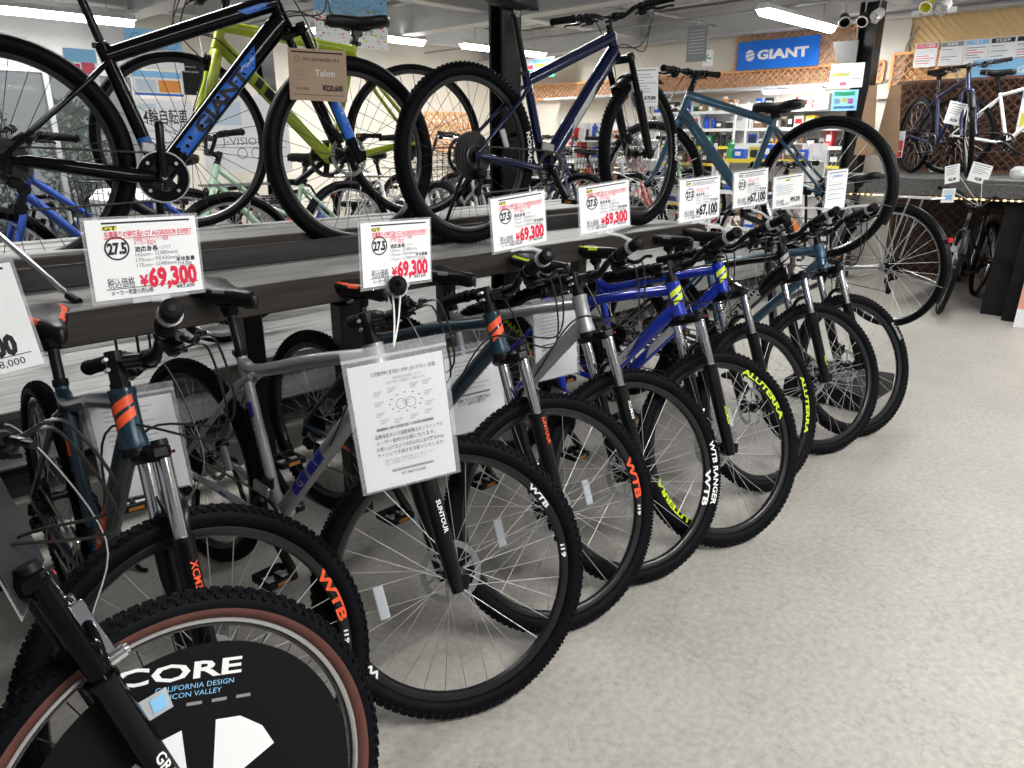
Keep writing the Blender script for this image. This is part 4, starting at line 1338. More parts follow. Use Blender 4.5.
# ================================================================== upper row on the ledge and step
U1c = defaults(r=.372, w=.03, wb=1.17, ha=67.5, ac=.50, off=.048, bb=(.44, .31), seat=(.43, 74), frame='black_gloss', fork='black_gloss', gt=False, decals='giant', rdt=.038, rtt=.026, rst=.023, rcs=2.1,
               stanchion='black_gloss', crank=88, guard=True, nopedal=True, ring=.078, tread='slick', spoke='spoke_black', stand=None, logo='giant_blue', forkband='giant_blue', post=.24, lod=0)
U3c = defaults(r=.37, w=.031, wb=1.15, ha=67.5, ac=.50, off=.048, bb=(.44, .31), seat=(.42, 74), frame='navy', fork='black_metal', gt=False, decals='grey_flash', rdt=.036, rtt=.024, rst=.02, rcs=1.25,
               stanchion='black_gloss', crank=-60, cog=.098, tyretext=(('NOMAD', .018, 5, 'white', 1),), post=.26, reflector=True, spoke='spoke_black', lod=0)
U4c = defaults(kind='city_sport', r=.35, w=.02, wb=1.07, ha=70, ac=.42, bb=(.44, .285), seat=(.46, 73), frame='steel_blue', fork='steel_blue', gt=False, bar='flat', tread='slick', rim='rim_silver',
               disc=False, fender='black_plastic', carrier=False, lod=1, post=.02, stand='side', rdt=.030, rtt=.021, rst=.018, fk=1.1, hl=.15, stemup=.035, noref=True)
U2c = defaults(kind='road', r=.338, w=.014, wb=1.0, ha=72, ac=.385, off=.045, bb=(.41, .268), seat=(.50, 73.5), frame='lime', fork='lime', gt=False, bar='flat', tread='slick', rim='rim_black',
               disc=False, lod=1, decals='road', rdt=.027, rtt=.02, rst=.017, fk=1.1, post=.06, stemup=.03, stand=None, nopedal=False, spoke='spoke_black')
BLc = defaults(kind='city_sport', r=.35, w=.02, wb=1.07, ha=70, ac=.42, bb=(.44, .285), seat=(.46, 73), frame='city_grey', fork='city_grey', gt=False, bar='flat', tread='slick', rim='rim_silver',
               disc=False, fender='black_plastic', carrier=True, lod=1, post=.1, stand=None)
UP = 'bicycles on the upper staging'
LZ = .931
bikes['U1'] = make_bike('mountain_bike', 'glossy black mountain bike with blue lettered down tube on the upper ledge', (-1.588, 2.405, LZ), 35.2, U1c, 5, 0, UP)
bikes['U3'] = make_bike('mountain_bike', 'navy mountain bike with knobbly tyres on the upper ledge, in front of the black post', (-.184, 3.256, LZ), 41.5, U3c, 8, 0, UP)
bikes['U2'] = make_bike('road_bike', 'lime green road bike facing left behind the black bike', (-.448, 3.60, 1.016), 209.5, U2c, 6, 0, UP)
bikes['U4'] = make_bike('city_bike', 'steel blue city bike with black mudguards, facing away above the far end of the row', (1.625, 3.948, .768), 136.1, U4c, 0, 0, UP)
bikes['BL'] = make_bike('city_bike', 'grey city bike with silver rims whose rear wheel hangs beside the aisle', (2.202, 4.281, .315), 118, BLc, 0, 0)

# silver prop stand of the black bike, its foot on the ledge
def world_part(i, name, mb):
    M = bikes[i]['W'].inverted()
    mb.v = [tuple(M @ Vector(q)) for q in mb.v]
    return mb.build(name, bikes[i]['root'])
mb = MB(); mb.tube([(-1.62, 2.235, 1.17), (-1.22, 2.012, .938)], .0085, 'steel', 12); mb.tube([(-1.24, 2.022, .947), (-1.20, 2.0, .934)], [.011, .012], 'black_plastic', 10); world_part('U1', 'kickstand', mb)
mb = MB(); g_ = bikes['U3']['g']; mb.arc_strip((0, 0, 0), .385, 62, 128, [(-.01, -.045), (.004, -.03), (.010, 0), (.004, .03), (-.01, .045)], 'black_plastic', 14)
mb.build('mudguard', bikes['U3']['root'], bikes['U3']['Sx'] @ T3(g_['hub']))

# floor-standing rack that holds the two city bikes at the end of the row
rk = empty('display_rack', Matrix.Translation(S(4.13, 1.45, 0)) @ Matrix.Rotation(PH, 4, 'Z'), 'black display rack with a low box base at the far end of the front row', 'rack')
mb = MB(); mb.box((0, .0, .05), (.52, .42, .10), 'board_black', ch=.006); mb.build('base', rk, None, None)
mb = MB(); mb.tube([(.0, .1, .1), (.0, .42, .30), (.0, .55, 1.0)], .025, 'post_black', 12); mb.build('upright', rk)
iR = rk.matrix_basis.inverted()
for q in ('U4', 'BL'):
    bbw = bikes[q]['W'] @ bikes[q]['g']['bb']
    e = iR @ (bbw - Vector((0, 0, .03)))
    mb = MB(); mb.tube([(0, .42 if e.z < .7 else .55, max(.32, e.z - .12)), (e.x, e.y, e.z - .06), (e.x, e.y, e.z + .004)], .018, 'post_black', 10); mb.build('arm', rk)

# loose small wheel under the staging
def small_wheel():
    c = defaults(r=.25, w=.019, tread='slick', rim='rim_silver', lod=1, disc=False, reflector=True)
    root = empty('bicycle_wheel', Matrix.Translation(S(1.5, 3.42, .43 + .25)) @ Matrix.Rotation(PH + R(6), 4, 'Z'), 'small loose wheel standing on the grey deck under the upper ledge', 'wheel')
    w_ = put('rim', rim_mesh(c['r'], c['w'], c['rim'], None, 1), root)
    put('tyre', tyre_mesh(c['r'], c['w'], 'slick', 'rubber', None, 1), root)
    put('spokes', spoke_mesh(c['r'], c['w'], 'spoke_steel', 1, False), root); put('hub', hub_mesh(False, 1), root)
    mb = MB(); mb.disc((.03, -.012, -.12), .028, .01, (0, 1, 0), 'black_plastic', 20); mb.build('reflector', root)
small_wheel()

# ================================================================== price cards, sheets and tags
XD, ZD = Vector((1, 0, 0)), Vector((0, 0, 1))
def card_mesh(w, h, items, paper='paper'):
    """items: ('t', text, size, fx, fy, mat, align, bold, sx, wmax) / ('r', fx, fy, fw, fh, mat) / ('o', fx, fy, rad, mat); fractions from the top left"""
    mb = MB()
    mb.box((0, 0, 0), (w, .0012, h), paper, ch=.0002)
    y = -.0008
    for it in items:
        if it[0] == 't':
            _, s_, size, fx, fy, m_, al, bold, sx, wm = it
            mb.text(s_, size, ((fx - .5) * w, y, (.5 - fy) * h), XD, ZD, m_, al, bold, .0003, wm * w if wm else None, sx)
        elif it[0] == 'r':
            _, fx, fy, fw, fh, m_ = it
            x0, x1, z0, z1 = (fx - .5) * w, (fx + fw - .5) * w, (.5 - fy - fh) * h, (.5 - fy) * h
            mb.quad([(x0, y - .0002, z0), (x1, y - .0002, z0), (x1, y - .0002, z1), (x0, y - .0002, z1)], m_)
        else:
            _, fx, fy, rad, m_ = it
            cx, cz = (fx - .5) * w, (.5 - fy) * h; n = 40; t_ = rad * .14
            V = []; F = []
            for k_ in range(n):
                a_ = 2 * math.pi * k_ / n
                for q in (rad, rad - t_): V.append((cx + q * math.cos(a_), y - .0002, cz + q * math.sin(a_)))
            for k_ in range(n):
                k2 = (k_ + 1) % n; F.append((2 * k_, 2 * k2, 2 * k2 + 1, 2 * k_ + 1))
            mb.add(V, F, m_)
    return mb

def place(loc, alpha, roll=0, pitch=0):
    return Matrix.Translation(Vector(loc)) @ Matrix.Rotation(R(alpha), 4, 'Z') @ Matrix.Rotation(R(pitch), 4, 'X') @ Matrix.Rotation(R(-roll), 4, 'Y')

def price_items(price, old, m_, title, size='27.5', red=True):
    it = [('r', .14, .035, .80, .022, 'ink'), ('r', .14, .085, .13, .045, 'ink_yellow'), ('t', 'GT', .0065, .205, .108, 'ink', 'c', .03, 1.6, None),
          ('t', title, .0075, .15 if red else .30, .19 if red else .11, 'ink_pink' if red else 'ink_grey', 'l', .02, 1, .80 if red else .62),
          ('r', .14, .235 if red else .155, .80, .008, 'ink_red' if red else 'ink')]
    if size:
        it += [('o', .245, .36, .0185, 'ink'), ('t', size, .0165, .245, .36, 'ink', 'c', .05, .70, .17)]
    it += [('t', 'ホイールサイズ' if False else '在庫限りのオンライン価格', .006, .40, .265, 'ink_pink', 'l', 0, 1, .32), ('t', 'メーカー保証付', .006, .40, .315, 'ink_pink', 'l', 0, 1, .2),
           ('t', '適応身長', .0062, .40, .39, 'ink', 'l', .02, 1, None), ('t', 'フレームサイズ', .0058, .58, .385, 'ink_grey', 'l', 0, 1, .15),
           ('t', '165cm~', .0062, .40, .455, 'ink_grey', 'l', 0, 1, None), ('t', 'S(380mm)', .0062, .58, .45, 'ink_grey', 'l', 0, 1, None),
           ('t', '170cm~', .0062, .40, .525, 'ink_grey', 'l', 0, 1, None), ('t', 'M(430mm)', .0062, .58, .52, 'ink_grey', 'l', 0, 1, None),
           ('t', '175cm~', .0062, .40, .595, 'ink_grey', 'l', 0, 1, None), ('t', 'L(480mm)', .0062, .58, .59, 'ink_grey', 'l', 0, 1, None),
           ('t', '本体重量', .0055, .86, .555, 'ink', 'c', .01, 1, None), ('t', '14.2kg', .0055, .86, .61, 'ink', 'c', 0, 1, None), ('r', .80, .645, .14, .006, 'ink')]
    it += [('t', '税込価格', .0125, .12, .80, 'ink', 'l', .0, .86, .24), ('t', '¥', .016, .405, .795, m_, 'l', .04, .9, None),
           ('t', price, .0285, .955, .765, m_, 'r', .05, .70, .53), ('r', .10, .865, .86, .009, 'ink'),
           ('t', 'メーカー希望小売価格', .0065, .14, .92, 'ink', 'l', .01, 1, .38), ('t', old, .0065, .92, .915, 'ink', 'r', .01, 1, .34)]
    return it
TITLE = '在庫限りの特価品!! GT AGGRESSOR EXPERT'
TITLE2 = 'AGGRESSOR SPORT'
CW, CH = .168, .124
def price_card(i, loc, alpha, roll, items, label, cw=CW, ch_=CH, paper='paper'):
    root = card_mesh(cw, ch_, items, paper).build('price_card', None, place(loc, alpha, roll), None)
    tag(root, label, 'price card', 'price cards over the front row')
    mb = MB(); mb.box((0, .0016, -.001), (cw + .010, .0008, ch_ + .010), 'clear_film', ch=.0002); mb.build('sleeve', root, None, None)
    b = bikes[i]
    gp = min((b['W'] @ (b['Sx'] @ b['pt'](-b['H'] + .03 + .01 * k_)) for k_ in range(26)), key=lambda p_: (p_ - Vector((loc[0], loc[1], p_.z))).length)
    q = root.matrix_basis.inverted() @ gp
    mb = MB(); top = Vector((.0, .004, -ch_ / 2 + .008)); base = q + Vector((0, 0, .016))
    mb.box((0, .003, -ch_ / 2 - .003), (.06, .004, .014), 'clear_plastic', ch=.001)
    mb.tube([Vector((0, .003, -ch_ / 2 - .008)), top.lerp(base, .6), base], [.004, .0045, .006], 'clear_plastic', 8)
    mb.lathe([(.0175, -.007), (.0205, -.007), (.0205, .007), (.0175, .007)], q, root.matrix_basis.inverted().to_3x3() @ (b['W'] @ b['Sx']).to_3x3() @ Vector((0, 1, 0)), 'clear_plastic', 14)
    mb.build('clip', root)
    return root
P69 = price_items('69,300', '¥83,600', 'ink_red', TITLE)
P67 = price_items('67,100', '¥81,400', 'ink', TITLE2, red=False)
P90 = [('r', .10, .05, .84, .022, 'ink'), ('r', .40, .12, .16, .055, 'ink_yellow'), ('t', 'GT', .007, .48, .147, 'ink', 'c', .03, 1.6, None), ('o', .17, .33, .013, 'ink_sky')] + \
      [('r', .12, .30 + .055 * k_, .55 - .04 * (k_ % 3), .012, 'ink_grey') for k_ in range(6)] + \
      [('t', '税込価格', .010, .12, .80, 'ink', 'l', 0, .9, .25), ('t', '¥90,200', .016, .92, .78, 'ink', 'r', .04, .75, .48), ('r', .10, .865, .84, .009, 'ink'), ('t', 'メーカー希望小売価格', .006, .14, .92, 'ink', 'l', .01, 1, .38)]
P8 = [('r', .06, .05, .88, .02, 'ink'), ('t', 'AGGRESSOR', .009, .5, .15, 'ink_blue', 'c', .02, 1, .6), ('o', .17, .20, .013, 'ink_sky')] + \
     [('r', .10, .30 + .06 * k_, .76 - .09 * (k_ % 3), .014, 'ink_grey' if k_ % 2 else 'ink_pale') for k_ in range(9)]
CARDS = [(1, (-.589, 1.187, 1.177), 45, -1, P69, 'white price card 69,300 in red, the largest, over the leftmost grip'),
         (2, (-.23, 1.477, 1.143), 45, -1, P69, 'white price card 69,300 in red directly above the large warranty sheet'),
         (3, (.018, 1.817, 1.172), 39, 5, P69, 'white price card 69,300 in red, third from left, below the navy chainstay'),
         (4, (.255, 2.065, 1.185), 30, 6, P69, 'white price card 69,300 in red, rightmost of the red-priced cards'),
         (5, (.572, 2.297, 1.19), 32, 4, P67, 'white price card 67,100 in black, left one of the two'),
         (6, (.865, 2.745, 1.196), 29, 5, P67, 'white price card 67,100 in black, right one of the two'),
         (7, (1.126, 3.086, 1.166), 28, 5, P90, 'tilted white price card 90,200 right of the black-priced pair'),
         (8, (1.405, 3.281, 1.16), 35, 3, P8, 'pale sheet of small print at the end of the row of cards')]
for (i, loc, al, ro, its, lab) in CARDS:
    if i == 8: price_card(i, loc, al, ro, its, lab, .15, .165)
    else: price_card(i, loc, al, ro, its, lab)
P38 = [('r', .06, .03, .88, .022, 'ink'), ('t', '税込価格', .0125, .12, .78, 'ink', 'l', 0, .86, .24), ('t', '¥35,200', .030, .86, .745, 'ink', 'r', .06, .72, .62), ('r', .06, .85, .88, .008, 'ink'),
       ('t', 'メーカー希望小売価格', .0075, .10, .915, 'ink', 'l', .01, 1, .4), ('t', '¥38,000', .0115, .88, .915, 'ink', 'r', .0, 1, .3)] + [('r', .10, .2 + .07 * k_, .5, .014, 'ink_grey') for k_ in range(5)]
price_card(0, (-.83, 1.062, 1.088), 40, 6, P38, 'white price card ending in 00 at the left edge above the tan-walled wheel bike', .19, .165)

# dark tag on the first bike, the large warranty sheet and the sheets behind it
mb = card_mesh(.15, .17, [('r', .1, .12 + .09 * k_, .7 - .1 * (k_ % 3), .03, 'ink_grey') for k_ in range(8)], 'tag_dark')
o = mb.build('hanging_tag', None, place((-.70, .90, .832), -68, 0, 12), None); tag(o, 'dark glossy tag hanging at the left edge beside the tan-walled wheel', 'tag')
mb = MB(); mb.box((0, -.003, 0), (.16, .0008, .18), 'clear_film', ch=.0002); mb.build('sleeve', o, None, None)

def sheet(loc, alpha, roll, w, h, label, full=True, cord_to=None, cat='sheet', name='warranty_sheet', pitch=0):
    items = []
    if full:
        items += [('t', '防犯登録時に販売店へお申し出ください。(必須)', .0062, .57, .085, 'ink', 'c', .015, 1, .68),
                  ('t', '自転車の点検について', .0045, .60, .135, 'ink_grey', 'c', 0, 1, .3), ('t', '各部の名称と点検箇所をご確認ください', .0045, .58, .165, 'ink_grey', 'c', 0, 1, .42)]
        import math as _m
        for k_ in range(12):
            a_ = 2 * _m.pi * k_ / 12
            items.append(('r', .55 + .17 * _m.cos(a_) - .012, .335 + .075 * _m.sin(a_) - .004, .022, .008, 'ink'))
        items += [('o', .50, .345, .011, 'ink_grey'), ('o', .60, .345, .011, 'ink_grey'), ('r', .50, .325, .10, .004, 'ink_grey'), ('r', .52, .345, .06, .004, 'ink_grey')]
        for (fx, fy) in ((.27, .22), (.42, .205), (.66, .20), (.80, .195), (.27, .30), (.80, .28), (.27, .385), (.80, .365), (.30, .44), (.45, .455), (.62, .445), (.78, .43)):
            for q in range(3): items.append(('r', fx - .05, fy + .014 * q, .10 - .02 * q, .005, 'ink_grey'))
        items += [('r', .20, .505, .62, .022, 'ink'), ('t', 'ご購入後のユーザー登録について', .0042, .5, .516, 'paper', 'c', .01, 1, .4),
                  ('t', '盗難保証および盗難補償はオンラインでの', .0066, .17, .572, 'ink', 'l', .012, .9, .74), ('t', 'ユーザー登録が必要になります。', .0066, .17, .622, 'ink', 'l', .012, .9, .74),
                  ('t', 'お買い上げ日より30日以内に必ず弊社Web', .0066, .17, .672, 'ink', 'l', .012, .9, .74), ('t', 'サイトにて手続きをお願いいたします。', .0066, .17, .722, 'ink', 'l', .012, .9, .74),
                  ('t', '登録されない場合、各種保証が受けられない場合がございます。', .0040, .24, .775, 'ink_grey', 'l', 0, 1, .55), ('t', '詳しくは販売店スタッフまでお尋ねください。', .0040, .24, .80, 'ink_grey', 'l', 0, 1, .45),
                  ('r', .30, .855, .46, .022, 'ink_grey'), ('t', 'GT BICYCLES', .005, .53, .905, 'ink', 'c', .03, 1.2, None)]
    else:
        items += [('r', .15, .08 + .05 * k_, .6 - .08 * (k_ % 3), .008, 'ink_grey') for k_ in range(8)] + [('r', .15, .50, .6, .022, 'ink')] + \
                 [('t', '盗難保証および盗難補償は', .0095, .15, .575, 'ink', 'l', .02, 1, .6), ('t', 'ユーザー登録が必要です', .0095, .15, .625, 'ink', 'l', .02, 1, .5)]
    root = card_mesh(w, h, items).build(name, None, place(loc, alpha, roll, pitch), None)
    tag(root, label, cat, 'sheets hanging from the front row')
    mb = MB(); mb.box((0, -.0035, h * .06), (w + .018, .0006, h * 1.14), 'clear_film', ch=.0001); mb.box((0, -.0036, h * .55), (w + .018, .0012, .006), 'clear_plastic', ch=.0002)
    mb.build('sleeve', root, None, None)
    if cord_to is not None:
        q = root.matrix_basis.inverted() @ Vector(cord_to)
        mb = MB(); a_ = Vector((0, -.004, h * .60))
        mb.tube(bez([a_, a_.lerp(q, .5) + Vector((-.004, -.005, 0)), q + Vector((-.008, 0, .02)), q + Vector((.008, 0, .02)), a_.lerp(q, .5) + Vector((.005, -.005, 0)), a_], 5), .0018, 'cord_white', 6, caps=False)
        mb.build('cord', root)
    return root
def gripw(i, d=.03): b = bikes[i]; return b['W'] @ (b['Sx'] @ b['pt'](-b['H'] + d))
sheet((-.212, 1.345, .830), 22, 5, .186, .262, 'large white warranty sheet with a bicycle diagram hanging in the middle foreground', True, gripw(2, .07))
sheet((-.86, 1.569, .682), 24, 3, .17, .235, 'pale sheet hanging behind the head tube of the second teal bike', False)
sheet((-.115, 2.224, .594), 25, 5, .19, .262, 'printed sheet half hidden behind the second teal down tube, right of the large sheet', False)
sheet((.156, 2.516, .681), 28, 4, .17, .262, 'white sheet hanging inside the frame of the silver bike beside the blue bikes', False)
# cards on the upper bicycles
TAN = [('r', .06, .05, .88, .03, 'ink'), ('o', .15, .20, .010, 'ink'), ('t', 'XTC ADVANCED 29 3', .010, .25, .2, 'ink', 'l', .02, 1, .62), ('t', 'Talon', .022, .62, .45, 'paper', 'c', .01, 1, .5),
       ('r', .08, .42, .2, .012, 'ink_grey'), ('r', .08, .5, .24, .012, 'ink_grey'), ('r', .08, .58, .2, .012, 'ink_grey'), ('t', '税込価格', .008, .12, .77, 'ink', 'l', 0, 1, .3), ('t', '¥220,600', .018, .93, .74, 'ink', 'r', .05, .75, .5), ('r', .06, .88, .88, .01, 'ink')]
o = card_mesh(.205, .175, TAN, 'paper_tan').build('price_card', None, place((-.71, 2.90, 1.587), 12, -2), None)
tag(o, 'brown price card 220,600 hanging on the fork of the glossy black bike', 'price card')
mb = MB(); mb.tube([(0, .0, .085), (.005, .02, .10), (.0, .05, .12)], .0018, 'cord_white', 6); mb.build('cord', o)
WH = [('r', .06, .05, .88, .02, 'ink')] + [('r', .12 + .2 * (k_ % 2), .16 + .075 * k_, .6 - .1 * (k_ % 3), .016, 'ink_grey') for k_ in range(7)] + [('t', '¥179,800', .016, .92, .78, 'ink', 'r', .05, .7, .45), ('t', '税込価格', .009, .10, .8, 'ink', 'l', 0, 1, .3), ('r', .06, .88, .88, .01, 'ink')]
o = card_mesh(.155, .18, WH).build('price_card', None, place((.655, 3.93, 1.615), 12, 3), None)
tag(o, 'white price card hanging on the fork of the navy mountain bike', 'price card')
mb = MB(); mb.tube([(0, .0, .088), (-.01, .03, .13), (-.02, .07, .17)], .0018, 'cord_white', 6); mb.build('cord', o)

# ================================================================== bicycles further back
CITY = dict(kind='city', r=.335, w=.019, wb=1.08, ha=69, ac=.40, bb=(.45, .285), seat=(.44, 71), gt=False, bar='city', tread='slick', rim='rim_silver', disc=False, fender='black_plastic', lod=2, post=.12, stand='side', carrier=True)
def city(frame, basket='wire', **k): return defaults(**{**CITY, 'frame': frame, 'fork': frame, 'basket': basket, **k})
CB = 'city bikes behind the staging'
DZ = .431
make_bike('city_bike', 'blue city bike standing lengthwise on the rear deck at the left edge', S(1.72, 3.70, DZ), 224, city('city_blue', None, lod=1), 12, 0, CB)
make_bike('city_bike', 'mint green city bike standing lengthwise on the rear deck behind the lime road bike wheel', S(2.80, 4.3, DZ), 226, city('mint', None, lod=1), -10, 0, CB)
COLS = ['city_red', 'city_white', 'city_navy', 'mint', 'city_grey', 'city_brown', 'city_blue', 'black_paint']
NAMES = dict(city_red='red', city_white='white', city_navy='dark navy', mint='pale green', city_grey='grey', city_brown='brown', city_blue='blue', black_paint='black')
ORD = ['first', 'second', 'third', 'fourth', 'fifth', 'sixth', 'seventh', 'eighth', 'ninth', 'tenth', 'eleventh', 'twelfth']
for j in range(7):
    cc = COLS[(j * 3 + 1) % 8]
    make_bike('city_bike', '%s city bike facing the aisle on the rear deck, %s from the left' % (NAMES[cc], ORD[j]), S(3.35 + j * .52, 5.0 + .1 * (j % 2), DZ), -44.5 + rnd.uniform(-4, 4), city(cc, 'wire' if j % 3 else 'black_plastic'), rnd.uniform(-12, 12), 1.5, CB)
for j in range(11):
    cc = COLS[(j * 5 + 2) % 8]
    make_bike('city_bike', '%s city bike in the rear row under the lamps, %s from the left' % (NAMES[cc], ORD[j]), S(1.7 + j * .56, 7.35 + .12 * (j % 2), 0), -44.5 + rnd.uniform(-4, 4), city(cc, 'wire' if j % 4 else None), rnd.uniform(-14, 14), 1.5, CB)
for j in range(2):
    cc = COLS[(j * 3) % 8]
    make_bike('city_bike', '%s city bike in front of the wall shelves, %s from the left' % (NAMES[cc], ORD[j]), S(7.35 + .6 * j, 4.7, 0), -44.5 + rnd.uniform(-3, 3), city(cc, 'wire'), rnd.uniform(-14, 14), 1.5, CB)
for j in range(6):
    cc = COLS[(j * 3 + 2) % 8]
    make_bike('city_bike', '%s city bike lengthwise behind the rear deck, %s from the left' % (NAMES[cc], ORD[j]), S(2.2 + j * .95, 5.75 + .25 * (j % 2), 0), 45.5 + 180 + rnd.uniform(-6, 6), city(cc, 'wire' if j % 2 else 'black_plastic'), rnd.uniform(-14, 14), 1.5, CB)
# white bundle inside a basket on the deck
def bundle():
    root = empty('shopping_basket', Matrix.Translation(S(1.0, 3.42, DZ + .55)) @ Matrix.Rotation(PH + R(8), 4, 'Z'), 'wire basket with white wrapped contents on a stand at the left, behind the black bike', 'basket')
    put('wire_basket', basket_mesh('black_metal'), root)
    mb = MB(); mb.box((.13, 0, .10), (.20, .25, .17), 'white', ch=.04); mb.build('wrapped_contents', root)
    mb = MB(); mb.bar((.07, -.13, .12), (.19, -.13, .12), .003, .03, 'pack_blue', up=(0, 0, 1)); mb.box((.13, -.0, .2), (.06, .06, .03), 'pack_blue'); mb.build('blue_band', root)
    mb = MB()
    for (x, y) in ((.05, -.1), (.22, -.1), (.05, .1), (.22, .1)): mb.tube([(x, y, 0), (x * .9, y, -.55)], .006, 'black_metal', 6)
    mb.build('stand', root)
bundle()

# ================================================================== right-hand stage with bicycles
sg_ = empty('display_stage', Matrix.Translation(S(7.9, 1.2, 0)) @ Matrix.Rotation(PH, 4, 'Z'), 'grey raised stage along the right, with a lit rope under its edge', 'stage')
def gp_(name, c, size, m, ch=.004):
    mb = MB(); mb.box(c, size, m, ch=ch); return mb.build(name, sg_, None, None)
gp_('top_board', (0, .0, 1.055), (1.7, 3.0, .03), 'stage_mid')
gp_('front_board', (-.84, 0, .985), (.03, 3.0, .11), 'stage_mid')
for (x, y) in ((-.78, 1.42), (-.78, -.2), (.75, 1.42), (.75, -.2), (-.78, -1.4), (.75, -1.4)): gp_('leg', (x, y, .52), (.07, .07, 1.04), 'dark_wood')
mb = MB()
mb.tube([(-.85, -1.45, .915), (-.85, 1.45, .915)], .007, 'wire', 6)
for i in range(58): mb.box((-.858, -1.44 + i * .05, .915), (.014, .022, .014), 'rope_light', ch=.003)
mb.build('rope_light', sg_, None, None)
def lattice(name, M, w, h, m, label, cat, step=.09, sl=.018, back=None, kind=None, parent=None):
    """diagonal lattice panel in the local y-z plane"""
    mb = MB(); d = .012
    fr = .03
    for (p, q) in (((0, 0), (w, 0)), ((0, h), (w, h)), ((0, 0), (0, h)), ((w, 0), (w, h))): mb.bar((0, p[0], p[1]), (0, q[0], q[1]), .03, fr, m, up=(1, 0, 0), ch=.002)
    for sgn in (1, -1):
        c = -h
        while c < w:
            # y = c + z (sgn 1)  /  y = w - (c + z)
            z0 = max(0, -c); z1 = min(h, w - c)
            if z1 - z0 > .01:
                y0, y1 = c + z0, c + z1
                if sgn < 0: y0, y1 = w - y0, w - y1
                mb.bar((sgn * .005, y0, z0), (sgn * .005, y1, z1), .009, sl, m, up=(1, 0, 0), ch=.001)
            c += step
    o = mb.build(name, parent, M, None)
    if kind: o['kind'] = kind
    elif label: tag(o, label, cat)
    return o
RM = lambda s, t, z, tilt=0: Matrix.Translation(S(s, t, z)) @ Matrix.Rotation(PH, 4, 'Z') @ Matrix.Rotation(R(tilt), 4, 'Y')
lattice('lattice_panel', RM(8.38, -.25, .06), 2.9, .9, 'wood_brown', 'dark brown lattice panel under the right-hand stage', 'lattice', .1, .03)
mb = MB(); mb.box((0, 1.45, .45), (.02, 3.0, .9), 'dark_wood', ch=.001); o = mb.build('backing_board', None, RM(8.48, -.25, .04), None); tag(o, 'dark board behind the brown lattice under the stage', 'board')
lattice('lattice_panel', RM(8.62, 1.62, 1.08), 1.25, .86, 'wood_brown', 'brown lattice screen behind the bicycle on the right-hand stage', 'lattice', .085, .03)
mb = MB(); mb.box((0, .62, .44), (.02, 1.25, .86), 'wood_brown', ch=.001); o = mb.build('backing_board', None, RM(8.70, 1.62, 1.08), None); tag(o, 'brown board behind the lattice screen on the right-hand stage', 'board')
lattice('lattice_panel', RM(8.60, .35, 1.08), 1.15, .8, 'dark_wood', 'dark wide-meshed lattice at the right edge of the stage', 'lattice', .17, .02)
R1c = defaults(kind='city_sport', r=.345, w=.02, wb=1.02, ha=70, ac=.42, bb=(.44, .285), seat=(.45, 73), frame='city_navy', fork='city_navy', gt=False, bar='flat', tread='slick', rim='rim_black', disc=False, lod=1, post=.16, stand='side', fender='black_plastic', stand_mat='steel', logo='white')
SB = 'bicycles on the right-hand stage'
p = S(8.12, 2.47); bikes['R1'] = make_bike('city_bike', 'dark blue bicycle facing the viewer on the right-hand stage', (p.x, p.y, 1.071), -94, R1c, -24, 0, SB)
R2c = defaults(kind='city_sport', r=.345, w=.02, wb=1.05, ha=70, ac=.42, bb=(.44, .285), seat=(.45, 73), frame='city_white', fork='city_white', gt=False, bar='flat', tread='slick', rim='rim_black', disc=False, lod=1, post=.14, stand='side')
p = S(8.05, 2.12); bikes['R2'] = make_bike('city_bike', 'white framed bicycle on the right-hand stage, cut by the right edge', (p.x, p.y, 1.071), -50, R2c, 4, 0, SB)
CFc = city('black_paint', None, lod=1, rim='rim_silver')
p = S(7.86, 1.66); bikes['CF'] = make_bike('city_bike', 'black city bike with silver rims on the floor in front of the right-hand stage', (p.x, p.y, 0), 226, CFc, 18, 2)
def tagcard(loc, alpha, roll, w, h, items, label, paper='paper', name='price_card', to=None):
    o = card_mesh(w, h, items, paper).build(name, None, place(loc, alpha, roll), None); tag(o, label, 'price card')
    if to is not None:
        q = o.matrix_basis.inverted() @ Vector(to)
        mb = MB(); mb.tube([(0, .002, h / 2 - .004), q], .002, 'cord_white', 6); mb.build('cord', o)
    return o
SM = [('r', .1, .08, .8, .03, 'ink')] + [('r', .12, .2 + .1 * k_, .7 - .15 * (k_ % 2), .03, 'ink_grey') for k_ in range(4)] + [('t', '¥32,780', .02, .5, .8, 'ink', 'c', .05, .7, .8)]
def bw(i, y, dx=0, dz=0): b = bikes[i]; return b['W'] @ (b['Sx'] @ (b['pt'](y) + Vector((dx, 0, dz))))
a = bw('CF', .05)
tagcard((3.542, 6.13, 1.115), 8, 10, .13, .14, SM, 'small white price card over the black city bike handlebar, the left one', to=a)
tagcard((3.767, 6.133, 1.12), 12, -12, .2, .15, SM, 'wider white price card over the black city bike handlebar, the right one', to=a)
tagcard((3.509, 6.075, .95), 10, 0, .12, .11, [('r', .1, .1, .8, .3, 'ink_pale'), ('r', .2, .45, .6, .35, 'ink_sky')], 'small blue tag under the black city bike handlebar', to=a)
a = bikes['R1']['W'] @ Vector((.78, -.05, .5)); tagcard(a + Vector((-.06, -.12, .02)), 8, -10, .17, .18, SM, 'white price card on the frame of the dark blue stage bicycle', to=a + Vector((0, 0, .12)))
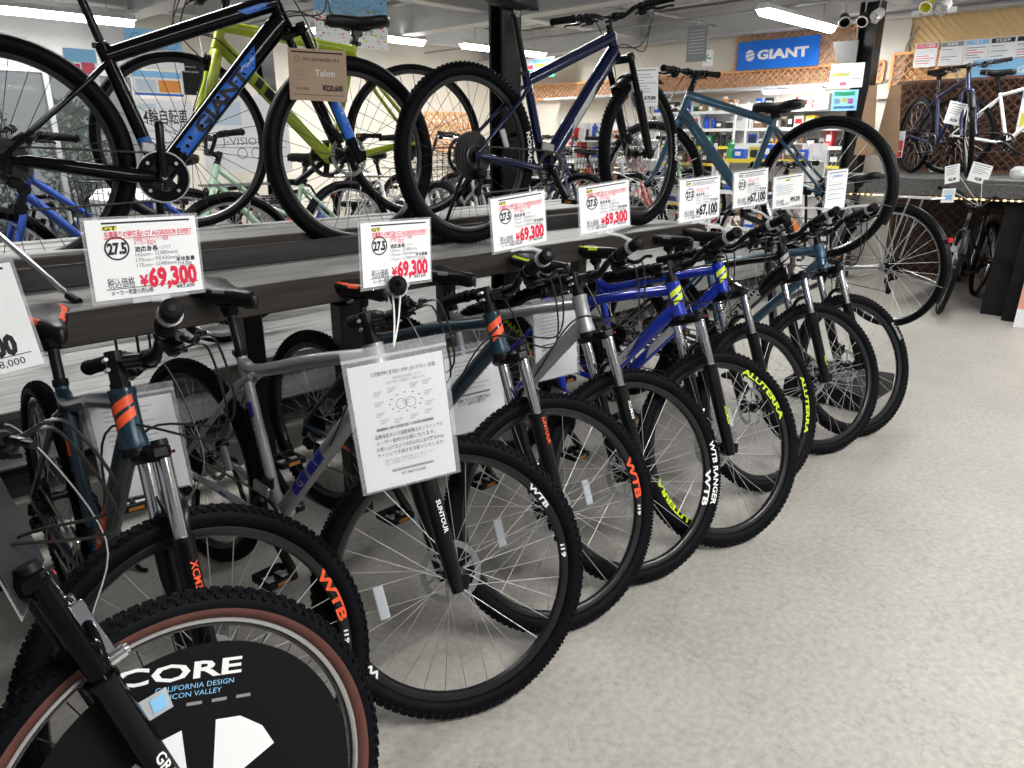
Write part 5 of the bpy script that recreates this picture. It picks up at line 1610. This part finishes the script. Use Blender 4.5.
# clear wrapped pack and plant on the stage
root = empty('wrapped_pack', RM(7.42, 1.20, 1.07), 'clear plastic wrapped pack lying on the stage front', 'pack')
mb = MB(); mb.box((.0, .0, .05), (.22, .55, .10), 'wrap_film', ch=.03); mb.build('film', root)
mb = MB(); mb.box((.0, .0, .04), (.16, .44, .06), 'white', ch=.02); mb.build('contents', root)
root = empty('potted_plant', RM(7.6, 1.28, 1.07), 'small bright green plant on the stage at the right edge', 'plant')
mb = MB(); mb.lathe([(.001, 0), (.05, 0), (.065, .1), (.055, .1), (.05, .02)], (0, 0, 0), (0, 0, 1), 'pack_black', 16); mb.build('pot', root)
mb = MB()
for _ in range(140):
    d = Vector((rnd.gauss(0, 1), rnd.gauss(0, 1), abs(rnd.gauss(0, 1)))).normalized(); q = Vector((0, 0, .11)) + d * rnd.uniform(.02, .11); e, _b = frame_of(d)
    mb.add([q, q + d * .03 + e * .015, q + d * .06, q + d * .03 - e * .015], [(0, 1, 2, 3)], 'leaf_bright')
mb.build('foliage', root, None, None)
# leaning boards and poster at the right edge
def lean_board(s, t, w, h, m, label, name, rz, tilt, items=None):
    M = Matrix.Translation(S(s, t, 0)) @ Matrix.Rotation(PH + R(rz), 4, 'Z') @ Matrix.Rotation(R(tilt), 4, 'X')
    if items: mbb = card_mesh(w, h, items, m); V = [(x, y, z + h / 2) for x, y, z in mbb.v]; mbb.v = V
    else: mbb = MB(); mbb.box((0, 0, h / 2), (w, .02, h), m, ch=.003)
    o = mbb.build(name, None, M, None); tag(o, label, 'board'); return o
lean_board(7.02, 1.17, .5, .92, 'board_black', 'black board leaning against the stage, the rear one at the right edge', 'leaning_board', -90, -10)
lean_board(6.85, .98, .5, .95, 'board_black', 'black board leaning at the right edge, just behind the salmon poster', 'leaning_board', -90, -10)
o = lean_board(6.66, .86, .5, .95, 'paper', 'poster in blue and salmon leaning at the right edge', 'poster', -90, -10, [('r', 0, 0, 1, .25, 'ink_sky'), ('r', 0, .25, 1, .60, 'salmon'), ('t', 'SALE', .05, .3, .92, 'ink_magenta', 'c', .03, 1, .4)])

# ================================================================== back wall: lattice, banner, boards, posters
lattice('lattice_panel', RM(8.92, 3.15, 1.985), 5.2, .20, 'lattice_orange', 'long orange lattice band along the back wall below the banner', 'lattice', .075, .024)
lattice('lattice_panel', RM(8.95, 3.40, 2.19), 1.52, .42, 'lattice_orange', 'orange lattice panel behind the blue banner', 'lattice', .085, .022)
lattice('lattice_panel', RM(8.92, 2.62, 1.9), .44, .35, 'lattice_orange', 'small orange lattice between the rear post and the yellow boards', 'lattice', .085, .025)
M = Matrix.Translation(S(8.12, 8.9, 1.25)) @ Matrix.Rotation(PH + R(90), 4, 'Z')
lattice('lattice_panel', M, .88, .53, 'lattice_orange', 'brown lattice panel left of the front post on the far wall', 'lattice', .11, .03)
def wall_sheet(name, s, t0, t1, z0, z1, items, label, cat, paper='paper', alpha=None, th=.0012):
    """sheet facing -s; t runs right to left as seen"""
    w, h = t1 - t0, z1 - z0
    mb = card_mesh(w, h, items, paper)
    c = S(s, (t0 + t1) / 2, (z0 + z1) / 2)
    o = mb.build(name, None, Matrix.Translation(c) @ Matrix.Rotation(PH - R(90) if alpha is None else R(alpha), 4, 'Z'), None)
    return tag(o, label, cat)
# banner: slightly rippled cloth
def banner():
    mb = MB(); w, h = 1.02, .315; nx, nz = 40, 10; V = []; F = []
    rip = lambda x, z: .012 * math.sin(x * 9 + z * 6) + .006 * math.sin(x * 23 - z * 14)
    for iz in range(nz + 1):
        for ix in range(nx + 1):
            x = -w / 2 + w * ix / nx; z = -h / 2 + h * iz / nz
            V.append((x, rip(x, z), z))
    for iz in range(nz):
        for ix in range(nx):
            a_ = iz * (nx + 1) + ix; F.append((a_, a_ + 1, a_ + nx + 2, a_ + nx + 1))
    mb.add(V, F, 'banner_blue')
    mb.text_map('GIANT', .098, lambda u, v: (u + .07, rip(u + .07, v) - .004, v), 'white', bold=.045, maxe=.03, sx=1.45)
    # round emblem with two swooshes
    cx = -.335
    pts = [(.062 * math.cos(2 * math.pi * i / 28), .062 * math.sin(2 * math.pi * i / 28)) for i in range(28)]
    mb.patch(pts, lambda u, v: (u + cx, rip(u + cx, v) - .004, v), 'white', .03)
    for dz in (-.018, .02):
        mb.patch([(-.06, dz - .016), (.055, dz + .010), (.06, dz + .020), (-.05, dz - .004)], lambda u, v: (u + cx, rip(u + cx, v) - .0055, v), 'banner_blue', .03)
    o = mb.build('banner', None, Matrix.Translation(S(8.87, 4.36, 2.35)) @ Matrix.Rotation(PH - R(90), 4, 'Z'), 60)
    tag(o, 'blue cloth banner with white lettering GIANT and a round emblem', 'banner')
banner()
mb = MB()
n = 62                      # diagonal yellow boards
for i in range(n):
    y0 = -2.6 + i * .07
    mb.bar((0, y0 - .8, 0), (0, y0, .8), .006, .046, 'plank_yellow', up=(1, 0, 0), ch=.002)
o = mb.build('trim_30', None, RM(8.98, 2.0, 1.86), None); o['kind'] = 'structure'
mb = MB(); mb.box((0, -1.0, .40), (.012, 4.0, .9), 'plank_yellow', ch=.001); o = mb.build('trim_31', None, RM(8.995, 1.94, 1.80), None); o['kind'] = 'structure'
mb = MB(); mb.box((0, .0, .40), (.03, .36, .9), 'wall_cream', ch=.001); o = mb.build('trim_32', None, RM(8.96, 3.12, 1.86), None); o['kind'] = 'structure'
def poster_items(head, hm, seed, body='ink_grey'):
    r_ = random.Random(seed); it = [('r', .04, .04, .92, .18, hm), ('t', head, .022, .5, .13, 'paper', 'c', .02, 1, .85)]
    for k_ in range(6): it.append(('r', .08, .32 + .1 * k_, r_.uniform(.4, .8), .035, r_.choice([body, 'ink_grey', 'ink_pink', 'ink_pale'])))
    return it
PST = [(2.85, 'パンク修理', 'ink_pink', 'pink headed notice poster, first from the left on the yellow boards'), (2.61, '料金表', 'ink_grey', 'grey headed notice poster, second from the left on the yellow boards'),
       (2.39, '下取り', 'ink_sky', 'light blue headed notice poster, third from the left on the yellow boards'), (2.17, '防犯登録', 'ink', 'black headed notice poster, fourth from the left on the yellow boards'), (1.955, '保険', 'ink', 'black headed notice poster at the right edge of the yellow boards')]
for j, (t_, hd, hm, lab) in enumerate(PST):
    wall_sheet('poster', 8.90, t_ - .215, t_, 2.10, 2.33, poster_items(hd, hm, j), lab, 'poster')
wall_sheet('banner', 8.86, .9, 2.28, 1.92, 2.13, [('t', 'GREENFIELD', .06, .47, .5, 'paper', 'c', .02, 1.1, .6)], 'bright blue strip banner with white lettering above the stage bicycles', 'banner', 'ink_sky')
wall_sheet('flyer', 8.6, 1.35, 1.75, 1.45, 1.88, [('r', 0, 0, 1, .3, 'ink_sky'), ('r', .4, .2, .5, .3, 'ink_green'), ('r', .55, .35, .35, .2, 'ink_magenta'), ('r', .05, .6, .5, .3, 'ink_yellow')], 'colourful flyer behind the white stage bicycle', 'flyer')
# dark overhead canopy edge under the lattice band and shelf lamp
mb = MB(); mb.box((0, 2.2, 0), (.34, 4.4, .03), 'beam_grey', ch=.003); o = mb.build('shelf_canopy', None, RM(8.77, 3.4, 1.965), None); tag(o, 'thin grey canopy shelf under the orange lattice band', 'shelf')
root = empty('shelf_lamp', RM(8.66, 4.02, 1.90), 'slim white lamp under the canopy above the accessory shelves', 'lamp')
mb = MB(); mb.box((0, 0, .03), (.09, .72, .03), 'fixture', ch=.005); mb.build('housing', root, None, None)
mb = MB(); mb.box((0, 0, .008), (.06, .68, .022), 'tube_light', ch=.006); mb.build('diffuser', root)
ld = bpy.data.lights.new('lamp_light', 'AREA'); ld.shape = 'RECTANGLE'; ld.size = .06; ld.size_y = .68; ld.energy = 10; put('lamp_light', ld, root, T3((0, 0, -.02)))

# accessory shelves
ITEMS = {}
def pack_mesh(kind, m, w, d, h):
    def mk():
        mb = MB()
        if kind == 'box':
            mb.box((0, 0, h / 2), (d, w, h), m, ch=.004)
            mb.box((-d / 2 - .0006, 0, h * .55), (.001, w * .7, h * .4), 'pack_white' if m != 'pack_white' else 'pack_red', ch=.0002)
        elif kind == 'bottle':
            mb.lathe([(.001, 0), (w * .45, 0), (w * .5, h * .1), (w * .5, h * .55), (w * .42, h * .62), (w * .48, h * .7), (w * .46, h * .8), (w * .2, h * .86), (w * .2, h), (.001, h)], (0, 0, 0), (0, 0, 1), m, 14)
        else:
            mb.box((0, 0, h / 2), (.012, w, h), m, ch=.003)
            mb.box((-.012, 0, h * .4), (.02, w * .6, h * .5), 'pack_black', ch=.006)
            mb.box((-.008, 0, h * .9), (.003, w, h * .15), 'pack_white', ch=.0005)
        return mb.mesh('pack')
    return cached(('pack', kind, m, w, d, h), mk)
CNAME = dict(pack_blue='blue', pack_red='red', pack_yellow='yellow', pack_green='green', pack_white='white', pack_black='black', pack_orange='orange', cardboard='brown')
def shelf_unit(s, t0, w, levels, label, h=1.8, d=.36, seed=1, grp='accessories', where=''):
    root = empty('shelf_unit', RM(s, t0, 0), label, 'shelf')
    for y in (0, w):
        for x in (-d / 2, d / 2):
            mb = MB(); mb.box((x, y, h / 2), (.025, .025, h), 'fixture', ch=.002); mb.build('upright', root, None, None)
    mb = MB(); mb.box((d / 2, w / 2, h / 2), (.008, w, h), 'pack_white', ch=.001); mb.build('back_panel', root, None, None)
    r_ = random.Random(seed)
    for z in levels:
        mb = MB(); mb.box((0, w / 2, z), (d, w, .02), 'fixture', ch=.002); mb.box((-d / 2 - .004, w / 2, z), (.004, w, .035), 'pack_white' if r_.random() < .6 else 'pack_yellow', ch=.0005); mb.build('shelf_board', root, None, None)
        y = .05
        while y < w - .09:
            kind = r_.choice(['box', 'box', 'bottle', 'pouch']); m_ = r_.choice(list(CNAME) + ['pack_white', 'pack_white', 'pack_black', 'pack_black', 'cardboard', 'pack_blue'])
            pw = r_.choice([.06, .08, .11]) if kind != 'bottle' else .07
            ph_ = r_.choice([.09, .13, .17]); pd = .12
            nm = {'box': 'accessory_box', 'bottle': 'drink_bottle', 'pouch': 'accessory_pack'}[kind]
            o = put(nm, pack_mesh(kind, m_, pw, pd, ph_), None, RM(s - .08, t0 + y + pw / 2, z + .0105))
            tag(o, '%s %s on the %s' % (CNAME[m_], {'box': 'boxed accessory', 'bottle': 'drink bottle', 'pouch': 'carded accessory'}[kind], where), {'box': 'box', 'bottle': 'bottle', 'pouch': 'package'}[kind], '%s %s on the %s' % (CNAME[m_], kind, where))
            y += pw + r_.uniform(.012, .04)
shelf_unit(8.55, 3.25, 1.15, (.25, .62, .9, 1.1, 1.3, 1.5, 1.7), 'white accessory shelf right of the lamp under the orange lattice band', seed=3, where='shelf beside the rear post')
shelf_unit(8.55, 4.55, 1.25, (.25, .62, .9, 1.1, 1.3, 1.5, 1.7), 'white accessory shelf in the middle of the back wall', seed=5, where='middle wall shelf')
shelf_unit(8.55, 5.95, 1.3, (.25, .62, .9, 1.1, 1.3), 'white accessory shelf at the left of the back wall', h=1.5, seed=8, where='left wall shelf')
shelf_unit(6.55, 2.75, .9, (.25, .6, .92, 1.2), 'low white accessory stand in front of the rear post', h=1.35, d=.3, seed=11, where='low stand by the post')

shelf_unit(6.95, 4.75, 1.15, (.5, .75, .97, 1.18, 1.38), 'white accessory stand between the bikes and the back shelves', h=1.58, d=.3, seed=21, where='low stand before the back shelves')

# signs by the rear post
wall_sheet('notice', 7.80, 2.93, 3.25, 1.865, 2.085, [('t', 'ヘルメット', .035, .4, .2, 'ink_green', 'c', .02, 1, .6), ('r', .08, .36, .5, .16, 'ink_orange'), ('t', '着用しよう', .03, .62, .45, 'ink_green', 'c', .02, 1, .5), ('r', .06, .62, .86, .04, 'ink_grey'), ('r', .06, .75, .2, .15, 'ink_pale'), ('r', .32, .75, .2, .15, 'ink_pink'), ('r', .58, .75, .3, .15, 'ink_pale')], 'pale handwritten notice on the rear post', 'notice')
wall_sheet('notice', 7.79, 2.95, 3.20, 1.655, 1.845, [('r', 0, 0, 1, 1, 'ink_sky'), ('r', .08, .08, .8, .2, 'ink_green'), ('r', .1, .4, .25, .25, 'paper'), ('r', .4, .4, .2, .2, 'ink_yellow'), ('r', .64, .42, .2, .25, 'ink_magenta'), ('r', .1, .78, .8, .12, 'ink_blue')], 'blue and green picture notice below the handwritten one', 'notice')
mb = MB(); mb.box((0, 0, 0), (.10, .15, .17), 'fixture', ch=.008); o = mb.build('junction_box', None, RM(7.83, 3.30, 1.75), None); tag(o, 'pale grey box left of the picture notice on the rear post', 'box')
mb = MB(); mb.add([(0, -.12, -.1), (0, .06, -.1), (0, .13, .1), (0, -.12, .1), (.012, -.12, -.1), (.012, .06, -.1), (.012, .13, .1), (.012, -.12, .1)], [(0, 3, 2, 1), (4, 5, 6, 7), (0, 1, 5, 4), (1, 2, 6, 5), (2, 3, 7, 6), (3, 0, 4, 7)], 'pipe_dark'); o = mb.build('sign_plate', None, RM(7.80, 3.14, 2.19), None); tag(o, 'plain grey tapered plate beside the blue banner', 'plate')
for j, (t_, w_) in enumerate(((2.80, .10), (2.63, .13))):
    mb = MB(); mb.add([(0, -w_ * .9, -.33), (0, w_ * .9, -.33), (0, w_ * .35, .30), (0, -w_ * .35, .30), (.015, -w_ * .9, -.33), (.015, w_ * .9, -.33), (.015, w_ * .35, .30), (.015, -w_ * .35, .30)], [(0, 3, 2, 1), (4, 5, 6, 7), (0, 1, 5, 4), (1, 2, 6, 5), (2, 3, 7, 6), (3, 0, 4, 7)], 'cardboard')
    o = mb.build('hanging_board', None, RM(7.72 + .1 * j, t_, 1.57), None); tag(o, ['tapered brown board hanging beside the rear post, left one', 'tapered brown board hanging right of the rear post, right one'][j], 'board')
wall_sheet('flyer', 7.9, 2.50, 2.58, 1.22, 1.46, [('r', 0, .0, 1, .35, 'paper'), ('r', .1, .35, .8, .4, 'ink_pink'), ('r', .1, .78, .8, .2, 'ink_red')], 'narrow red and white flyer between brown boards and the stage bicycle', 'flyer')
# exit sign, grey hanging card, rainbow drawing
o = wall_sheet('exit_sign', 8.4, 4.92, 5.06, 2.22, 2.40, [('t', '←', .10, .5, .5, 'ink_green', 'c', .03, 1, .7)], 'small white exit sign with a green arrow', 'sign')
mb = MB(); mb.tube([(0, 0, .09), (0, 0, .2)], .004, 'pipe_grey', 6); mb.build('hanger', o)
o = wall_sheet('hanging_card', 6.4, 3.82, 4.03, 2.06, 2.36, [('r', .1, .12 + .09 * k_, .75, .012, 'paper') for k_ in range(8)], 'grey card hanging from the beam near the exit sign', 'card', 'city_grey')
mb = MB(); mb.tube([(0, 0, .15), (0, 0, .22)], .002, 'wire', 5); mb.build('hanger', o)
o = wall_sheet('drawing', 8.5, 7.5, 8.1, 2.26, 2.52, [('r', 0, .6, 1, .4, 'ink_green'), ('r', .3, .1, .6, .2, 'ink_sky'), ('r', .35, .3, .5, .15, 'ink_yellow'), ('r', .1, .35, .2, .2, 'ink_pink')], 'small green and blue drawing behind the navy frame', 'drawing', 'ink_pale')
# posters hanging at the left
def tsheet(name, t, s0, s1, z0, z1, items, label, cat, paper='paper'):
    w, h = s1 - s0, z1 - z0
    o = card_mesh(w, h, items, paper).build(name, None, Matrix.Translation(S((s0 + s1) / 2, t, (z0 + z1) / 2)) @ Matrix.Rotation(PH, 4, 'Z'), None)
    for x in (-w * .4, w * .4):
        mb = MB(); mb.tube([(x, 0, h / 2), (x, 0, 2.9 - z1 + h / 2)], .0015, 'wire', 4); mb.build('hanging_wire', o)
    return tag(o, label, cat)
PO = 'poster'
tsheet('poster', 6.0, 2.16, 2.56, 1.87, 2.14, [('r', 0, 0, 1, .55, 'ink_sky'), ('o', .2, .3, .05, 'ink_blue'), ('o', .5, .28, .05, 'ink_blue'), ('o', .8, .3, .05, 'ink_blue'), ('r', .3, .45, .4, .1, 'ink_orange'), ('r', .05, .7, .9, .06, 'ink_grey')], 'light blue hanging poster with three round marks above the black top tube', PO)
tsheet('poster', 6.1, 1.77, 1.98, 1.73, 1.98, [('r', 0, .0, 1, .35, 'ink_sky'), ('r', .1, .4, .35, .25, 'ink_red'), ('r', .5, .35, .4, .3, 'ink_pink'), ('r', .3, .7, .5, .28, 'leaf_bright')], 'small colourful flyer hanging left of the black seat tube', 'flyer')
tsheet('poster', 6.05, 2.19, 2.55, 1.69, 1.86, [('r', 0, 0, 1, .25, 'ink_sky'), ('r', .05, .35, .4, .5, 'ink_pale'), ('r', .5, .35, .45, .5, 'ink_orange'), ('r', 0, .9, 1, .1, 'ink_blue')], 'pale blue picture poster seen through the lime bike front wheel', PO)
tsheet('notice', 6.1, 2.20, 2.62, 1.30, 1.67, [('t', '4輪自転車', .085, .5, .35, 'ink', 'c', .01, 1, .8), ('r', .05, .1, .3, .1, 'ink_pale'), ('r', .1, .6, .8, .05, 'ink_pale')], 'white notice with large black characters seen through the lime bike front wheel', 'notice')
tsheet('poster', 6.2, 2.72, 3.50, 1.12, 1.74, [('t', 'J-VISION', .06, .45, .60, 'ink_grey', 'c', .0, 1.2, .7), ('o', .42, .76, .045, 'logo_blue'), ('o', .58, .76, .045, 'logo_blue'), ('o', .74, .76, .045, 'logo_blue'), ('r', .05, .68, .9, .01, 'ink_grey'), ('r', .1, .1, .35, .3, 'ink_pale')], 'large white poster lettered J-VISION with three blue rings', PO)
tsheet('poster', 6.3, 2.66, 2.86, 1.72, 1.96, [('r', .1, .1, .5, .05, 'ink_grey'), ('r', .1, .25, .6, .05, 'ink_grey')], 'small black poster right of the blue picture poster', PO, 'poster_black')
r_ = random.Random(4); MAPI = [('r', 0, 0, 1, .45, 'ink_sky')]
for k_ in range(520):
    MAPI.append(('r', r_.uniform(0, .95), min(.95, abs(r_.gauss(.5, .24))), r_.uniform(.008, .045), r_.uniform(.008, .04), r_.choice(['paper', 'paper', 'ink_pale', 'ink_pink', 'ink_sky', 'leaf_bright', 'ink_yellow', 'ink_orange', 'paper'])))
tsheet('map_poster', 6.0, 3.72, 4.48, 2.16, 2.62, MAPI, 'colourful town map poster hanging behind the lime saddle', 'map')
# spotlights on the beam over the rear post and clips on the soffit
def spot(s, t, z, m_, label, rz):
    root = empty('spotlight', RM(s, t, z) @ Matrix.Rotation(R(rz), 4, 'Z'), label, 'spotlight')
    mb = MB(); mb.lathe([(.001, -.05), (.03, -.05), (.045, -.03), (.05, .05), (.044, .05), (.03, 0), (.001, -.01)], (0, 0, 0), (-.8, 0, -.6), m_, 16); mb.build('head', root)
    mb = MB(); mb.lathe([(.044, .048), (.054, .048), (.054, .06), (.044, .06), (.044, .048)], (0, 0, 0), (-.8, 0, -.6), 'chrome', 16); mb.build('ring', root)
    mb = MB(); mb.tube([(0, 0, .04), (.01, 0, .10), (.01, 0, .14)], .008, 'pipe_grey', 8); mb.build('bracket', root)
for (s, t, z, m_, lb, rz) in ((7.5, 3.06, 2.44, 'black_plastic', 'black spotlight left of the top of the rear post', 30), (7.5, 2.88, 2.43, 'black_plastic', 'black spotlight in front of the rear post top', 0), (7.5, 2.76, 2.45, 'white', 'white spotlight right of the rear post top', -30),
                              (7.5, 2.36, 2.49, 'ink_yellow', 'yellow spotlight on the right-hand soffit', 0), (7.5, 2.22, 2.46, 'white', 'white spotlight beside the yellow one on the right-hand soffit', -20)):
    spot(s, t, z, m_, lb, rz)
mb = MB(); mb.tube([(0, 0, 0), (0, .95, 0)], .02, 'pipe_grey', 8); 
o = mb.build('spotlight_rail', None, RM(7.51, 2.15, 2.585), None); tag(o, 'grey rail carrying the spotlights over the rear post', 'rail')
for j in range(4):
    mb = MB(); mb.box((0, 0, 0), (.06, .07, .05), 'fixture', ch=.008); o = mb.build('ceiling_clip', None, RM(8.05, 2.32 + j * .10, 2.50), None); tag(o, 'small pale clip on the soffit above the notice posters, %s from the right' % ORD[j], 'clip', 'soffit clips')
mb = MB(); mb.tube(bez([(0, 0, 0), (.02, .1, -.2), (0, .05, -.45), (0, .3, -.52)], 8), .012, 'pipe_grey', 8)
o = mb.build('cable_conduit', None, RM(8.93, 2.86, 2.5), None); tag(o, 'grey cable hanging down the cream wall right of the rear post', 'cable')
